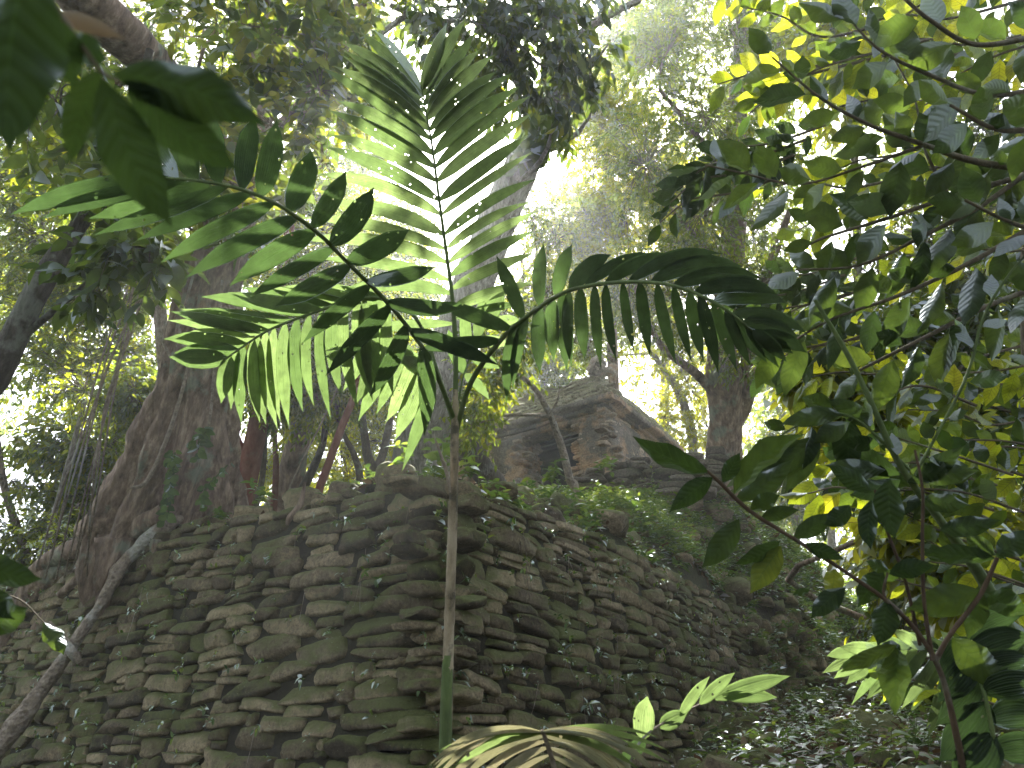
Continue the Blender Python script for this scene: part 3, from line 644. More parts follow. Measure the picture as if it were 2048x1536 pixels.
rootline("tree_root", "thinner dark root hugging the boulder at the far end of the wall", [(240, 1060, 10.6, 14), (190, 1140, 10.7, 13), (130, 1165, 10.8, 12), (85, 1240, 10.6, 12), (30, 1330, 10.4, 10)], B_brown)
rootline("tree_root", "pale flaking root running diagonally down the wall face", [(365, 1035, 10.1, 5), (345, 1045, 9.95, 9), (290, 1083, 9.8, 12), (245, 1130, 9.65, 13), (205, 1200, 9.4, 11), (160, 1270, 9.2, 11), (105, 1350, 9.05, 14), (45, 1430, 8.85, 17), (-30, 1540, 8.6, 20)], B_pale, 20, .45)
rootline("fallen_branch", "short forked grey dead branch caught on the pale root", [(98, 1245, 9.2, 5), (125, 1275, 9.1, 7), (145, 1305, 9.0, 10), (160, 1325, 9.0, 6)], B_pale, 8, cat="branch")
rootline("tree_root", "twisted dead root poking out of the wall top beside the mossy boulder", [(610, 965, 8.4, 3), (600, 1010, 8.3, 6), (580, 1035, 8.25, 6), (574, 1050, 8.2, 3)], B_brown, 8)

build_tree("leaning_tree", "big grey-barked tree leaning right from the wall top and rising behind the upright palm frond", "tree",
    [[(832, 990, 13, 68), (840, 930, 13, 60), (855, 850, 13, 52), (885, 750, 13.1, 46), (935, 600, 13.3, 42), (1000, 430, 13.6, 38), (1052, 310, 13.9, 34), (1092, 200, 14.2, 27), (1125, 100, 14.5, 22), (1150, -50, 15, 19), (1180, -250, 15.5, 14)],
     [(1085, 220, 14.2, 14), (1000, 120, 13.2, 11), (900, 60, 12.4, 9), (780, 10, 12, 6)], [(1125, 100, 14.5, 12), (1200, 40, 14, 9), (1280, 0, 13.6, 6)], [(890, 90, 12.4, 7), (830, 30, 11.6, 7), (760, 70, 11.4, 5), (700, 120, 11, 4)]],
    B_grey, [(1060, 100, 11.5, 85, .8, 1.2), (1130, 40, 11.5, 70, .8, .9), (980, 50, 11.5, 75, .8, 1.0), (1000, 160, 11.8, 55, .6, .7), (1180, 110, 11.8, 55, .6, .6), (900, 20, 11.5, 80, .8, .7), (1120, 250, 13.2, 25, .4, .3), (800, -40, 11, 100, .8, .5), (1040, -60, 11.5, 120, 1, 1), (1120, 190, 11.8, 35, .4, .3)],
    M_mid, per=84, twl=.4, leaf=.24, nl=7, shape='lance', seg=48, rough=.07, ratio=.36, hang=.9, seed=5, nf=5, lv=(0, .9), patchy=.1)
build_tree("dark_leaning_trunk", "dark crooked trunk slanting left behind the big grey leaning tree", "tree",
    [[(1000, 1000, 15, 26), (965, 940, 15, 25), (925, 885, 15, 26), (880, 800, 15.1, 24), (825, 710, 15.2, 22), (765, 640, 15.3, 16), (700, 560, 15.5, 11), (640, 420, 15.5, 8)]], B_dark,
    [(640, 420, 15.5, 80, 1, 1), (720, 480, 15, 70, 1, 1)], M_fine, per=120, leaf=.14, nl=9, seed=6, seg=20)
build_tree("forked_tree", "brown forked tree with mossy trunk standing right of the temple behind the terrace wall", "tree",
    [[(1440, 1010, 17, 40), (1445, 950, 17, 36), (1450, 850, 17, 33), (1448, 770, 17, 36), (1445, 690, 17.1, 29), (1460, 550, 17.3, 25), (1470, 400, 17.6, 22), (1475, 200, 18, 19), (1490, 0, 18.5, 15), (1500, -200, 19, 10)],
     [(1468, 860, 17, 12), (1490, 800, 17, 16), (1497, 730, 17, 16), (1500, 660, 17, 14), (1530, 560, 16.8, 10), (1580, 420, 16.5, 6)],
     [(1432, 790, 17, 11), (1390, 745, 16.8, 9), (1330, 700, 16.6, 7), (1295, 640, 16.4, 5), (1260, 540, 16.2, 4)],
     [(1470, 400, 17.6, 9), (1400, 280, 17, 6), (1320, 180, 16.5, 4)], [(1475, 230, 18, 9), (1540, 120, 17.5, 6), (1600, 20, 17, 4)], [(1460, 560, 17.3, 8), (1390, 470, 17, 5), (1300, 380, 16.6, 4)]],
    B_brown, [(1360, 590, 16.3, 95, 1.2, 1), (1260, 560, 16.3, 85, 1.2, .8), (1400, 430, 16.6, 110, 1.2, 1.0), (1290, 330, 16.6, 110, 1.3, .7), (1410, 230, 16.8, 110, 1.3, 1), (1330, 110, 16.8, 110, 1.2, .9), (1480, 90, 17, 110, 1.2, 1), (1540, 330, 16.8, 80, 1.0, .6), (1530, 560, 16.5, 70, 1.0, .7), (1420, -60, 17, 140, 1.3, 1), (1580, 120, 17, 70, 1.2, .4), (1500, 700, 16.2, 60, .8, .5)],
    M_fine, per=520, twl=.32, leaf=.115, nl=9, shape='small', seg=36, rough=.10, seed=7, patchy=.35, hang=.5, lv=(0, .85))
build_tree("smooth_red_tree", "slender tree with smooth dark red bark beside the buttressed trunk", "tree",
    [[(470, 1060, 12.3, 27), (482, 1010, 12.3, 23), (500, 920, 12.4, 22), (516, 850, 12.5, 19), (532, 740, 12.6, 15), (555, 600, 12.8, 12), (580, 450, 13, 9)], [(515, 860, 12.5, 8), (550, 810, 12.4, 6), (600, 760, 12.3, 4)], [(500, 930, 12.4, 6), (470, 860, 12.3, 5), (455, 800, 12.3, 3)]], B_red,
    [(560, 640, 13, 80, 1, .8), (610, 720, 12.8, 70, 1, .9), (520, 780, 12.8, 60, .8, .8), (640, 800, 12.6, 50, .7, .6), (620, 560, 13, 70, .9, .7)], M_fine, per=300, leaf=.11, nl=9, seed=8, seg=20, rough=.04, hang=.5, patchy=.2)
build_tree("straight_brown_tree", "straight brown tree with wide base between the red tree and the thin forked stems", "tree",
    [[(560, 1040, 14, 38), (575, 990, 14, 32), (592, 900, 14, 24), (606, 840, 14, 21), (622, 740, 14.2, 17), (645, 560, 14.5, 13), (660, 400, 14.8, 9)]], B_brown,
    [(650, 480, 14.6, 90, 1.2, 1), (700, 620, 14.4, 70, 1, 1), (580, 400, 14.8, 80, 1, .8), (720, 720, 14.2, 60, .8, .7)], M_fine, per=260, leaf=.12, nl=9, seed=9, seg=24, patchy=.2)
THIN = [([(632, 1010, 11.5, 9), (660, 920, 11.6, 8), (685, 850, 11.7, 8), (712, 780, 11.8, 7), (740, 660, 12, 5)], B_red, "thin reddish tree slanting right above the mossy boulder", (735, 680)),
        ([(745, 975, 13.5, 12), (733, 900, 13.5, 9), (724, 820, 13.5, 7), (722, 720, 13.6, 5)], B_twig, "thin pale stem rising straight with bare side shoots near the grey tree", (720, 730)),
        ([(748, 970, 13.6, 9), (768, 900, 13.6, 8), (782, 830, 13.7, 7), (800, 740, 13.8, 5)], B_twig, "thin brown stem slanting right just left of the grey tree", (790, 720)),
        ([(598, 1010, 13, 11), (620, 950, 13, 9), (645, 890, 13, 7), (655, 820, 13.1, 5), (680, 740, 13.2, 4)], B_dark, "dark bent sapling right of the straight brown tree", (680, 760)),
        ([(720, 980, 12.8, 8), (708, 910, 12.8, 6), (680, 850, 12.8, 5), (672, 760, 12.9, 4)], B_twig, "thin sapling curving left behind the reddish tree", (675, 760)),
        ([(545, 1040, 12.9, 7), (552, 940, 12.9, 6), (550, 860, 12.9, 5), (562, 780, 13, 4)], B_red, "very thin reddish stem between the red tree and the straight brown tree", (565, 760)),
        ([(505, 1040, 12.6, 8), (524, 960, 12.7, 6), (530, 880, 12.7, 6), (540, 800, 12.8, 5)], B_twig, "thin mossy stem leaning against the red tree", (545, 790)),
        ([(820, 990, 15.8, 6), (812, 900, 15.8, 5), (800, 820, 15.8, 4), (770, 740, 15.9, 3)], B_twig, "slight twiggy sapling behind the foot of the grey leaning tree", (780, 760))]
for i, (tr, bk, lab, (cu, cv)) in enumerate(THIN):
    build_tree("understory_tree", lab, "tree", [tr], bk, [(cu, cv, tr[-1][2], 55, .7, .7), (cu + 20, cv - 90, tr[-1][2], 60, .7, .6)], M_fine, per=180, leaf=.10, nl=9, seed=20 + i, seg=10, group="thin understory trees behind the wall", patchy=.3, hang=.5)
build_tree("bent_sapling", "thin pale sapling arching in front of the temple doorway", "tree",
    [[(1150, 985, 12.5, 9), (1140, 960, 12.5, 8.5), (1128, 910, 12.5, 8), (1108, 850, 12.4, 7), (1095, 820, 12.3, 6.5), (1075, 785, 12.2, 5.5), (1045, 755, 12.1, 5), (1000, 735, 12, 4), (960, 715, 12, 3)],
     [(1097, 832, 12.3, 3), (1115, 800, 12.2, 2), (1120, 770, 12.1, 1)]],
    B_pale, [(985, 715, 12, 50, .7, .9), (965, 800, 12, 38, .5, .6), (945, 850, 12.1, 30, .5, .3), (1040, 680, 12, 40, .6, .6)],
    M_fine, per=160, leaf=.12, nl=7, seed=31, seg=12, hang=.6, rough=.06, lv=(0, 1))
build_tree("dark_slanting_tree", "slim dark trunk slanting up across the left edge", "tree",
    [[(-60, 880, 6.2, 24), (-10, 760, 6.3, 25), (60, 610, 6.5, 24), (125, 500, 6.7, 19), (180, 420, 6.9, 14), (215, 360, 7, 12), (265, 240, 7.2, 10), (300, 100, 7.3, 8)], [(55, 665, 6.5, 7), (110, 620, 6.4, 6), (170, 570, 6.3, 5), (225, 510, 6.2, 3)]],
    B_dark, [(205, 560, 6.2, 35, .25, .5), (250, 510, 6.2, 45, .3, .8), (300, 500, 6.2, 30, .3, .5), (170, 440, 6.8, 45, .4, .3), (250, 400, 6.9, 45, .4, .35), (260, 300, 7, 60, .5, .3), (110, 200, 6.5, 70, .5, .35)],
    M_mid, per=45, twl=.3, leaf=.2, nl=6, shape='ovate', ratio=.45, seed=33, seg=16, hang=.4, lv=(0, .7))

# hanging vines
vr = np.random.default_rng(4)
for i in range(9):
    u0 = 300 + vr.uniform(-22, 20); v0 = 500 + vr.uniform(-30, 10); u1 = 95 + vr.uniform(-50, 60) + i * 4; v1 = 1130 + vr.uniform(-30, 30); k = 7.6 + vr.uniform(-.3, .3)
    P = [(u0 + 25, v0 - 180, k + .2), (u0, v0, k)] + [(u0 + (u1 - u0) * t + vr.normal() * 5 - 14 * math.sin(t * 3.1), v0 + (v1 - v0) * t, k) for t in (.3, .5, .75)] + [(u1, v1, k + 1.0)]
    b = MB(); tube(b, [at(*p) for p in P], [px(1.9, k)] * len(P), 5, 30, .1)
    tag(b.build("hanging_vine", B_pale), "thin pale liana in the taut bundle slanting down left of the buttressed tree", "vine", "thin lianas hanging in a bundle")
for (pts, lab, r) in (([(395, 520, 10, 2.5), (360, 660, 10, 3), (378, 720, 9.9, 3.5), (340, 860, 9.8, 4), (295, 960, 9.7, 4), (262, 976, 9.7, 3)], "pale looping liana crossing the front of the buttressed trunk", 1),
                      ([(445, 560, 10.1, 3), (432, 700, 10.1, 3), (424, 800, 10.1, 3), (415, 870, 10, 3)], "thin grey liana hanging straight down the right flank of the buttressed trunk", 1),
                      ([(312, 520, 10, 2.5), (314, 610, 10, 3), (325, 680, 10, 3), (345, 720, 10.0, 3)], "wiry liana curling at the upper left edge of the buttressed trunk", 1),
                      ([(700, 700, 9, 1.5), (665, 800, 9, 1.6), (600, 930, 9, 1.8), (565, 1010, 8.9, 1.6)], "single straw-coloured liana hanging across the understory trunks", 1)):
    rootline("hanging_vine", lab, pts, B_pale, 7, .1, cat="vine")
# creeping plants on the buttressed trunk
def creeper(name, label, pts, n, leaf, seed, mat=None):
    rg = np.random.default_rng(seed); root = thing(name, label, "climbing plant"); b = MB(); P = np.array([at(u, v, k) for u, v, k in pts]); tube(b, P, [.012] * len(P), 6, 24, .1); b.build("stem", B_green, root)
    Q = spline(P, n); s = np.where(np.arange(n) % 2, 1, -1)[:, None]
    D = s * RT * .8 - Z * .6 + rg.normal(size=(n, 3)) * .3; m_ = MB(); L = leaf * rg.uniform(.7, 1.2, n)
    leaves(m_, Q - FW * .02 + rg.normal(size=(n, 3)) * leaf * .2, D, -FW + .3 * rg.normal(size=(n, 3)), L, L * .7, rg.random(n) * .6, 'ovate', droop=.15)
    m_.build("leaves", mat or M_herb, root); return root
creeper("climbing_plant", "grey-green creeper climbing the middle of the buttressed trunk", [(335, 1040, 9.75), (345, 960, 9.8), (350, 905, 9.9)], 60, .12, 1)
creeper("climbing_plant", "patch of shingle leaves high on the dark groove of the buttressed trunk", [(400, 915, 9.9), (398, 880, 9.9), (415, 860, 9.9)], 26, .14, 2)
creeper("climbing_plant", "pale creeper on the right foot of the buttressed trunk", [(412, 1010, 9.8), (410, 980, 9.8), (455, 930, 10.0)], 26, .10, 3)
creeper("climbing_plant", "epiphyte ferns clinging to the bend of the grey leaning trunk", [(1040, 330, 13.3), (1070, 290, 13.4), (1100, 170, 13.8)], 70, .3, 4, M_mid)

# ------------------------------------------------------------------ background trees and wood
BG = [ # label, trunk px, blobs, material, kwargs
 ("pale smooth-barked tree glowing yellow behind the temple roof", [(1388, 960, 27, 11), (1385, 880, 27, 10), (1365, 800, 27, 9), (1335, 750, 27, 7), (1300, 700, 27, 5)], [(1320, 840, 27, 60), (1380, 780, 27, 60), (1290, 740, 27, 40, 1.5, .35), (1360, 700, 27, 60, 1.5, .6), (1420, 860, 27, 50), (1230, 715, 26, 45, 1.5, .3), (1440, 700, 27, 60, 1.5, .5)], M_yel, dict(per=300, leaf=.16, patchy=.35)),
 ("hazy tree glimpsed between the forked tree and the broad-leaved shrub", [(1600, 1200, 32, 8), (1590, 1000, 32, 8), (1580, 800, 32, 6)], [(1580, 760, 32, 90), (1560, 900, 32, 80), (1640, 880, 32, 90), (1620, 700, 32, 90), (1600, 1000, 32, 60)], M_fine, dict(per=500, leaf=.2)),
 ("grey trunked tree in the mist beyond the far slope of the mound", [(1670, 1200, 26, 8), (1662, 1050, 26, 8), (1655, 900, 26, 6)], [(1650, 760, 26, 90), (1720, 700, 26, 80), (1600, 640, 26, 90)], M_fine, dict(per=500, leaf=.17)),
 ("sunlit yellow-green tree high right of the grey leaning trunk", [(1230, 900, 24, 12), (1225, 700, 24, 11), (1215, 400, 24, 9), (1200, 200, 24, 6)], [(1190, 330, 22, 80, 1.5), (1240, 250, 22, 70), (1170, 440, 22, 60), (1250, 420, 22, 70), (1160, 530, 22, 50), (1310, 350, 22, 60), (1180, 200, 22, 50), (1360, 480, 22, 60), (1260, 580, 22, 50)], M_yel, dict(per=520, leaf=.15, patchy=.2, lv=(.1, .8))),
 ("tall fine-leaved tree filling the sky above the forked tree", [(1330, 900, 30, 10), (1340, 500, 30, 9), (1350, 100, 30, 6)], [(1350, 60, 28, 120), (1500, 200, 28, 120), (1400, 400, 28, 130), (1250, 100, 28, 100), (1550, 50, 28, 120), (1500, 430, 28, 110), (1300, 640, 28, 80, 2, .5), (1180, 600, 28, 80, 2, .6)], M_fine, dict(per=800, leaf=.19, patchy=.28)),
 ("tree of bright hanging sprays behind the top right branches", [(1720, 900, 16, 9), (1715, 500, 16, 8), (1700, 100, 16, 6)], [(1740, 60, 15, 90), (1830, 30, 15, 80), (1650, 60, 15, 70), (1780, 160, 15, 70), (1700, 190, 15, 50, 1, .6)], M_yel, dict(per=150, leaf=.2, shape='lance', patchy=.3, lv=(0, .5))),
 ("broad green tree behind the top right corner branches", [(1960, 900, 17, 16), (1975, 500, 17, 14), (1990, 100, 17, 10)], [(1960, 250, 16, 100), (1880, 350, 16, 80, 1, .6), (2020, 420, 16, 110), (1850, 470, 16, 90), (1960, 560, 16, 110), (1760, 560, 16, 90), (2000, 60, 16, 80)], M_fine, dict(per=300, leaf=.16, patchy=.4)),
 ("dense mid green tree behind the slanting dark trunk", [(160, 1200, 22, 14), (150, 900, 22, 12), (140, 500, 22, 9), (150, 300, 22, 6)], [(80, 470, 20, 110), (190, 560, 20, 110), (60, 620, 20, 100), (250, 700, 20, 100), (160, 740, 20, 110, 1.5, .8), (270, 540, 20, 90), (30, 360, 20, 100), (280, 860, 20, 80)], M_fine, dict(per=700, leaf=.15, patchy=.3)),
 ("leafy tree with drooping boughs low at the left between the lianas and the trunk", [(230, 1200, 16, 9), (225, 1000, 16, 8), (235, 800, 16, 5)], [(200, 900, 15.5, 70, 1, 1), (120, 900, 15.5, 70), (260, 960, 15.5, 60), (170, 1000, 15.5, 60, 1, .6), (270, 780, 15.5, 50), (100, 1020, 15.5, 60, 1, .5)], M_fine, dict(per=360, leaf=.15, shape='lance', patchy=.3, hang=.6)),
 ("twin-stemmed tree on the skyline at the far left edge", [(50, 1150, 15, 9), (35, 1060, 15, 8), (10, 980, 15, 7), (-10, 850, 15, 6)], [(40, 1060, 15, 60, 1, .5), (20, 960, 15, 50, 1, .3), (90, 1100, 15, 60, 1, .8), (0, 1120, 15, 60, 1, .9), (-20, 700, 15, 70, 1, .5)], M_fine, dict(per=260, leaf=.13, patchy=.5)),
 ("slim tree with pale trunk rising behind the lianas", [(80, 1150, 14, 7), (100, 1060, 14, 6), (130, 950, 14, 5), (170, 800, 14, 4)], [(170, 780, 14, 70, 1, .6), (120, 1060, 14, 50, .8, .5), (160, 1090, 13.5, 40, .7, .7)], M_yel, dict(per=120, leaf=.11, patchy=.4, lv=(0, .4))),
 ("tall dark leafy tree behind the upper left leaves", [(330, 900, 19, 14), (310, 500, 19, 12), (290, 100, 19, 8)], [(200, 350, 18, 120), (330, 450, 18, 120), (120, 240, 18, 110), (260, 150, 18, 120), (60, 120, 18, 110), (400, 250, 18, 120), (480, 480, 18, 90), (350, 20, 18, 130)], M_fine, dict(per=520, leaf=.17, patchy=.3)),
 ("tree with lacy crown against the bright sky above the upright frond", [(700, 900, 24, 10), (720, 500, 24, 9), (740, 150, 24, 6)], [(700, 230, 22, 90, 1.5, .8), (640, 380, 22, 90), (770, 470, 22, 80, 1.5, .8), (560, 150, 22, 110), (700, 30, 22, 90, 1.5, .5), (820, 560, 22, 60, 1.5, .6), (600, 600, 22, 90), (700, 600, 22, 80)], M_fine, dict(per=480, leaf=.18, patchy=.35)),
 ("golden back-lit tree low behind the thin stems", [(690, 1060, 20, 8), (700, 900, 20, 7), (705, 750, 20, 5)], [(600, 920, 19, 60), (680, 900, 19, 60), (760, 880, 19, 60), (640, 820, 19, 50, 1, .5), (740, 800, 19, 50, 1, .8), (540, 930, 19, 40), (700, 960, 19, 50)], M_yel, dict(per=230, leaf=.14, patchy=.3)),
 ("dusky green tree above the thin stems", [(560, 1060, 23, 9), (575, 850, 23, 8), (590, 700, 23, 6)], [(560, 760, 21, 80), (650, 760, 21, 80), (740, 720, 21, 70), (800, 780, 21, 60), (500, 700, 21, 70), (620, 660, 21, 80), (790, 660, 21, 60)], M_fine, dict(per=520, leaf=.15, patchy=.3)),
 ("small-leaved tree hanging over the temple roof", [(930, 960, 22, 12), (950, 800, 22, 11), (990, 650, 22, 9), (1050, 550, 22, 6)], [(950, 770, 18.5, 48, .8, .8), (935, 850, 18, 28, .6, .35), (1090, 650, 24, 50, .8, .9), (1180, 690, 24, 40, .8, .7), (1000, 640, 19, 62, .8, 1), (1130, 620, 24, 40, .8, .6), (1080, 590, 20, 60), (1110, 480, 20, 50, 1, .7), (900, 680, 20, 60, 1, .8), (1060, 430, 20, 50, 1, .5)], M_fine, dict(per=330, leaf=.13, patchy=.1, hang=.5)),
 ("faint misty tree directly behind the temple ridge", [(1100, 960, 34, 9), (1090, 800, 34, 8), (1080, 700, 34, 6)], [(1060, 760, 33, 60), (1110, 730, 33, 60), (1010, 790, 33, 60), (1150, 660, 33, 60, 2, .5)], M_fine, dict(per=480, leaf=.2)),
 ("tree with yellow backlight in its leaf colour behind the shrubs at the lower right", [(2000, 1450, 14, 12), (1985, 1200, 14, 11), (1990, 900, 14, 8)], [(1860, 1080, 6.5, 60, .4, 1.0), (1780, 1050, 6.5, 45, .4, .9), (1950, 1150, 6.5, 50, .4, .7), (1900, 1050, 12, 80, 1, 1), (1990, 1100, 12, 80), (1820, 1040, 12, 70), (1950, 950, 12, 80, 1, .7), (1890, 1150, 12, 60, 1, .8), (2030, 1000, 12, 70), (1780, 1110, 12, 50), (2020, 1200, 12, 60)], M_yel, dict(per=120, leaf=.18, shape='ovate', patchy=.2)),
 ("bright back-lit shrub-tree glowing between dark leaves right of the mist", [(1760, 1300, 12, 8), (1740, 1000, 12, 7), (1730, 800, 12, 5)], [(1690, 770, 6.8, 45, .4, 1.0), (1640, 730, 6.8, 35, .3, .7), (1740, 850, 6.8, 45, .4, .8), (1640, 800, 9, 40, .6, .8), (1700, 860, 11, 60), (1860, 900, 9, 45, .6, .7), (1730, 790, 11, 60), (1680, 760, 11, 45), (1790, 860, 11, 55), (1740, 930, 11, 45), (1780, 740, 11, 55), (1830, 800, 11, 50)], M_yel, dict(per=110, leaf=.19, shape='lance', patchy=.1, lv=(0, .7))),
 ("shaded tree filling the gap right of the diagonal stem", [(1930, 1500, 10, 12), (1925, 1000, 10, 10), (1910, 700, 10, 8)], [(1880, 700, 9.5, 80), (1960, 780, 9.5, 80), (1830, 640, 9.5, 70), (2020, 880, 9.5, 80), (1900, 860, 9.5, 60, .8, .6), (2030, 680, 9.5, 80), (1780, 680, 9.5, 50, .8, .7), (1960, 560, 9.5, 80)], M_mid, dict(per=85, leaf=.17, shape='ovate', patchy=.15)),
 ("low yellow-green bush between the mound slope and the dark leaves", [(1790, 1330, 11, 6), (1795, 1200, 11, 5), (1800, 1100, 11, 4)], [(1800, 1180, 10.5, 60), (1880, 1230, 10, 60), (1960, 1290, 10, 70), (1830, 1290, 10, 45, .7, .7), (2020, 1380, 9, 70), (1920, 1360, 9.5, 55, .8, .8)], M_fine, dict(per=110, leaf=.14, shape='ovate', patchy=.15, lv=(.3, 1))),
]
for i, (lab, tr, bl, mt, kw) in enumerate(BG):
    a = dict(per=250, leaf=.14, nl=9, twl=.4, seed=100 + i, seg=12, hang=.4, shell=.2, twr=.006); a.update(kw)
    build_tree("forest_tree", lab, "tree", [tr], B_brown if i % 2 else B_grey, bl, mt, group="forest trees around the ruin", **a)
# the far-off wood: one mass
b = MB(); tw_ = MB(); rg = np.random.default_rng(77); BL = []
for i in range(120):
    an = rg.uniform(-52, 52); dist = rg.uniform(38, 56); x = dist * math.sin(math.radians(an)); y = dist * math.cos(math.radians(an))
    lowgap = an < -22
    z = rg.uniform(-1, 34) 
    if lowgap and 2 < z < 13 and rg.random() < .75: continue
    if abs(an) < 32 and z > 24: continue
    BL.append((np.array([x, y, z]), np.array([rg.uniform(2.5, 4.5)] * 2 + [rg.uniform(2, 3.5)]), 1))
for i in range(26):
    an = rg.uniform(14, 50); dist = rg.uniform(34, 48); BL.append((np.array([dist * math.sin(math.radians(an)), dist * math.cos(math.radians(an)), rg.uniform(1, 13)]), np.array([3.5, 3.5, 3.0]), 1.3))
for i in range(84):   # the wood goes on to both sides and behind the viewer
    an = rg.uniform(50, 310); dist = rg.uniform(9, 30) if i % 2 else rg.uniform(14, 40); z = rg.uniform(-1, 20) if i % 3 else rg.uniform(10, 26)
    BL.append((np.array([dist * math.sin(math.radians(an)), dist * math.cos(math.radians(an)), z]), np.array([rg.uniform(2.5, 4.5)] * 2 + [rg.uniform(2, 3.5)]), 1))
foliage(b, tw_, rg, BL, 300, .8, .34, 8, 'tiny', .5, .2, .4, .1, (0, .8), .01, .25, 9)
tag(b.build("distant_forest", M_fine), kind="stuff")
# ------------------------------------------------------------------ undergrowth
def scatter_region(rg, n, poly, surf):
    out = []
    return out
rg = np.random.default_rng(12)
def surf_mound(n, q0, q1, p0, p1, bias=1.0):
    q = rg.uniform(q0, q1, n); pmn = np.interp(q, PQ, PM); p = pmn + (p1 - pmn) * rg.random(n) ** bias
    k_ = fbm(np.stack([q, p, q * 0], -1), .9, 2, 31) > rg.uniform(-1.1, .7, n); q, p = q[k_], p[k_]
    return wp(q, p, mound_z(q, p))
def surf_low(n, x0, x1, y0, y1):
    x = rg.uniform(x0, x1, n); y = rg.uniform(y0, y1, n); P = np.stack([x, y, low_z(x, y)], -1); q, p = qp(x, y)
    ok = ~((q > -.7) & (p > -.7) & (q < 12)) & ~((q >= 12) & (p > np.interp(q, PQ, PM))) & (y > 3.0)
    return P[ok]
def litter(b, P, L, mat, lift=.01, tilt=.35, ratio=.45, shape='small', lv=(0, 1)):
    n = len(P); D = rg.normal(size=(n, 3)); D[:, 2] *= tilt; Nn = Z + rg.normal(size=(n, 3)) * tilt
    Ls = L * rg.uniform(.5, 1.4, n); leaves(b, P + Z * lift * rg.uniform(.3, 3, (n, 1)), D, Nn, Ls, Ls * ratio, rg.uniform(*lv, n), shape, fold=.3, droop=.25)
def herbs(b, s, P, h, L, nl=6, ratio=.5, shape='small', lv=(0, 1)):
    n = len(P); top = P + (Z + rg.normal(size=(n, 3)) * .35) * (h * rg.uniform(.3, 1.2, n))[:, None]; sticks(s, P - Z * .02, top, .004, .002)
    t = np.tile(np.linspace(.35, 1, nl), (n, 1)); base = P[:, None] + (top - P)[:, None] * t[..., None]
    an = rg.uniform(0, 6.28, (n, 1)) + np.arange(nl)[None] * 2.4; D = np.stack([np.cos(an), np.sin(an), rg.uniform(-.1, .6, (n, nl))], -1)
    m = n * nl; Ls = L * rg.uniform(.6, 1.3, m); leaves(b, base.reshape(-1, 3), D.reshape(-1, 3), (Z + rg.normal(size=(m, 3)) * .25), Ls, Ls * ratio, np.repeat(rg.uniform(*lv, n), nl) * .7 + rg.random(m) * .3, shape, droop=.35)
b = MB(); nR = 260; q = rg.uniform(2, 16, nR); pmn = np.interp(q, PQ, PM); p = pmn + np.abs(rg.normal(size=nR)) * .8 * (rg.random(nR) < .75) + rg.uniform(0, 2.2, nR) * .4; P = wp(q, p, mound_z(q, p))
P = np.vstack([P, surf_low(260, 1.5, 10, 5.5, 18)]); nR = len(P); sz_ = rg.uniform(.05, .2, nR) * np.where(rg.random(nR) < .15, 1.5, 1); u = unit(rg.normal(size=(nR, 3)) * [1, 1, .3]); nn_ = unit(np.cross(u, Z + rg.normal(size=(nR, 3)) * .3)); vv_ = np.cross(nn_, u)
stones(b, P + Z * (sz_ * .1)[:, None], u, vv_, nn_, np.stack([sz_, sz_ * rg.uniform(.35, .7, nR), sz_ * rg.uniform(.6, .9, nR)], 1), 321, .2, 4)
# larger blocks closing the ragged end of the right face
qb = rg.uniform(9.5, 14.5, 64); pb = np.interp(qb, PQ, PM) + rg.uniform(-.2, .3, 64); zb = mound_z(qb, pb + .1) - rg.uniform(.3, 1.2, 64); n = 64; u = unit(R3 + rg.normal(size=(n, 3)) * .25)
stones(b, wp(qb, pb, zb), u, np.tile(Z, (n, 1)), unit(np.cross(u, np.tile(Z, (n, 1)))), np.stack([rg.uniform(.15, .34, n), rg.uniform(.09, .17, n), rg.uniform(.14, .24, n)], 1), 322, .18, 5)
n = 230; qb = np.r_[rg.uniform(8.4, 15, 150), rg.uniform(7.6, 9.8, 80)]; tt = rg.random(n); pb = np.interp(qb, PQ, PM) - rg.uniform(-.02, .14, n); zb = mound_z(qb, pb) - .02 - tt * 1.5; u = unit(R3 + rg.normal(size=(n, 3)) * .35)
stones(b, wp(qb, pb, zb), u, unit(Z + rg.normal(size=(n, 3)) * .2), unit(np.cross(u, np.tile(Z, (n, 1)))), np.stack([rg.uniform(.09, .26, n), rg.uniform(.05, .12, n), rg.uniform(.09, .17, n)], 1), 323, .18, 5)
tag(b.build("rubble", S_wall), kind="stuff")
SKP = wp(qb, pb - .15, zb + .05)
b = MB()
litter(b, surf_mound(13000, 0, 16, 0, 4, 1.6), .12, None, lv=(0, .8)); litter(b, surf_low(9000, -4, 12, 3, 19), .11, None, lv=(0, .8)); litter(b, surf_low(9000, .5, 9, 4, 12), .15, None, lv=(0, 1)); litter(b, surf_mound(5000, 6, 16, -1, 2, 1.2), .17, None, lv=(0, 1)); litter(b, surf_mound(2500, 0, 9, 0, 9, 1.2), .10, None, lv=(0, .8))
tag(b.build("leaf_litter", M_dry), kind="stuff")
b = MB(); s = MB()
herbs(b, s, surf_mound(3600, 1, 17, 0, 2.4, 1.5), .2, .085, lv=(0, .9)); herbs(b, s, surf_mound(420, 1.5, 7.0, 0, 2.2, 1.2), .22, .13, 7, .5, 'ovate', (0, 1)); herbs(b, s, surf_mound(1500, 6.5, 16, -.2, 1.5, 1.0), .2, .10, lv=(.2, 1)); herbs(b, s, surf_low(1500, 1, 12, 5, 20), .16, .08, lv=(0, .8)); herbs(b, s, surf_mound(700, 0, 8, 0, 6, 1.8), .16, .08, lv=(.2, 1))
herbs(b, s, surf_mound(700, 9.8, 16, -.3, 1.5, 1), .2, .10, lv=(.5, 1))
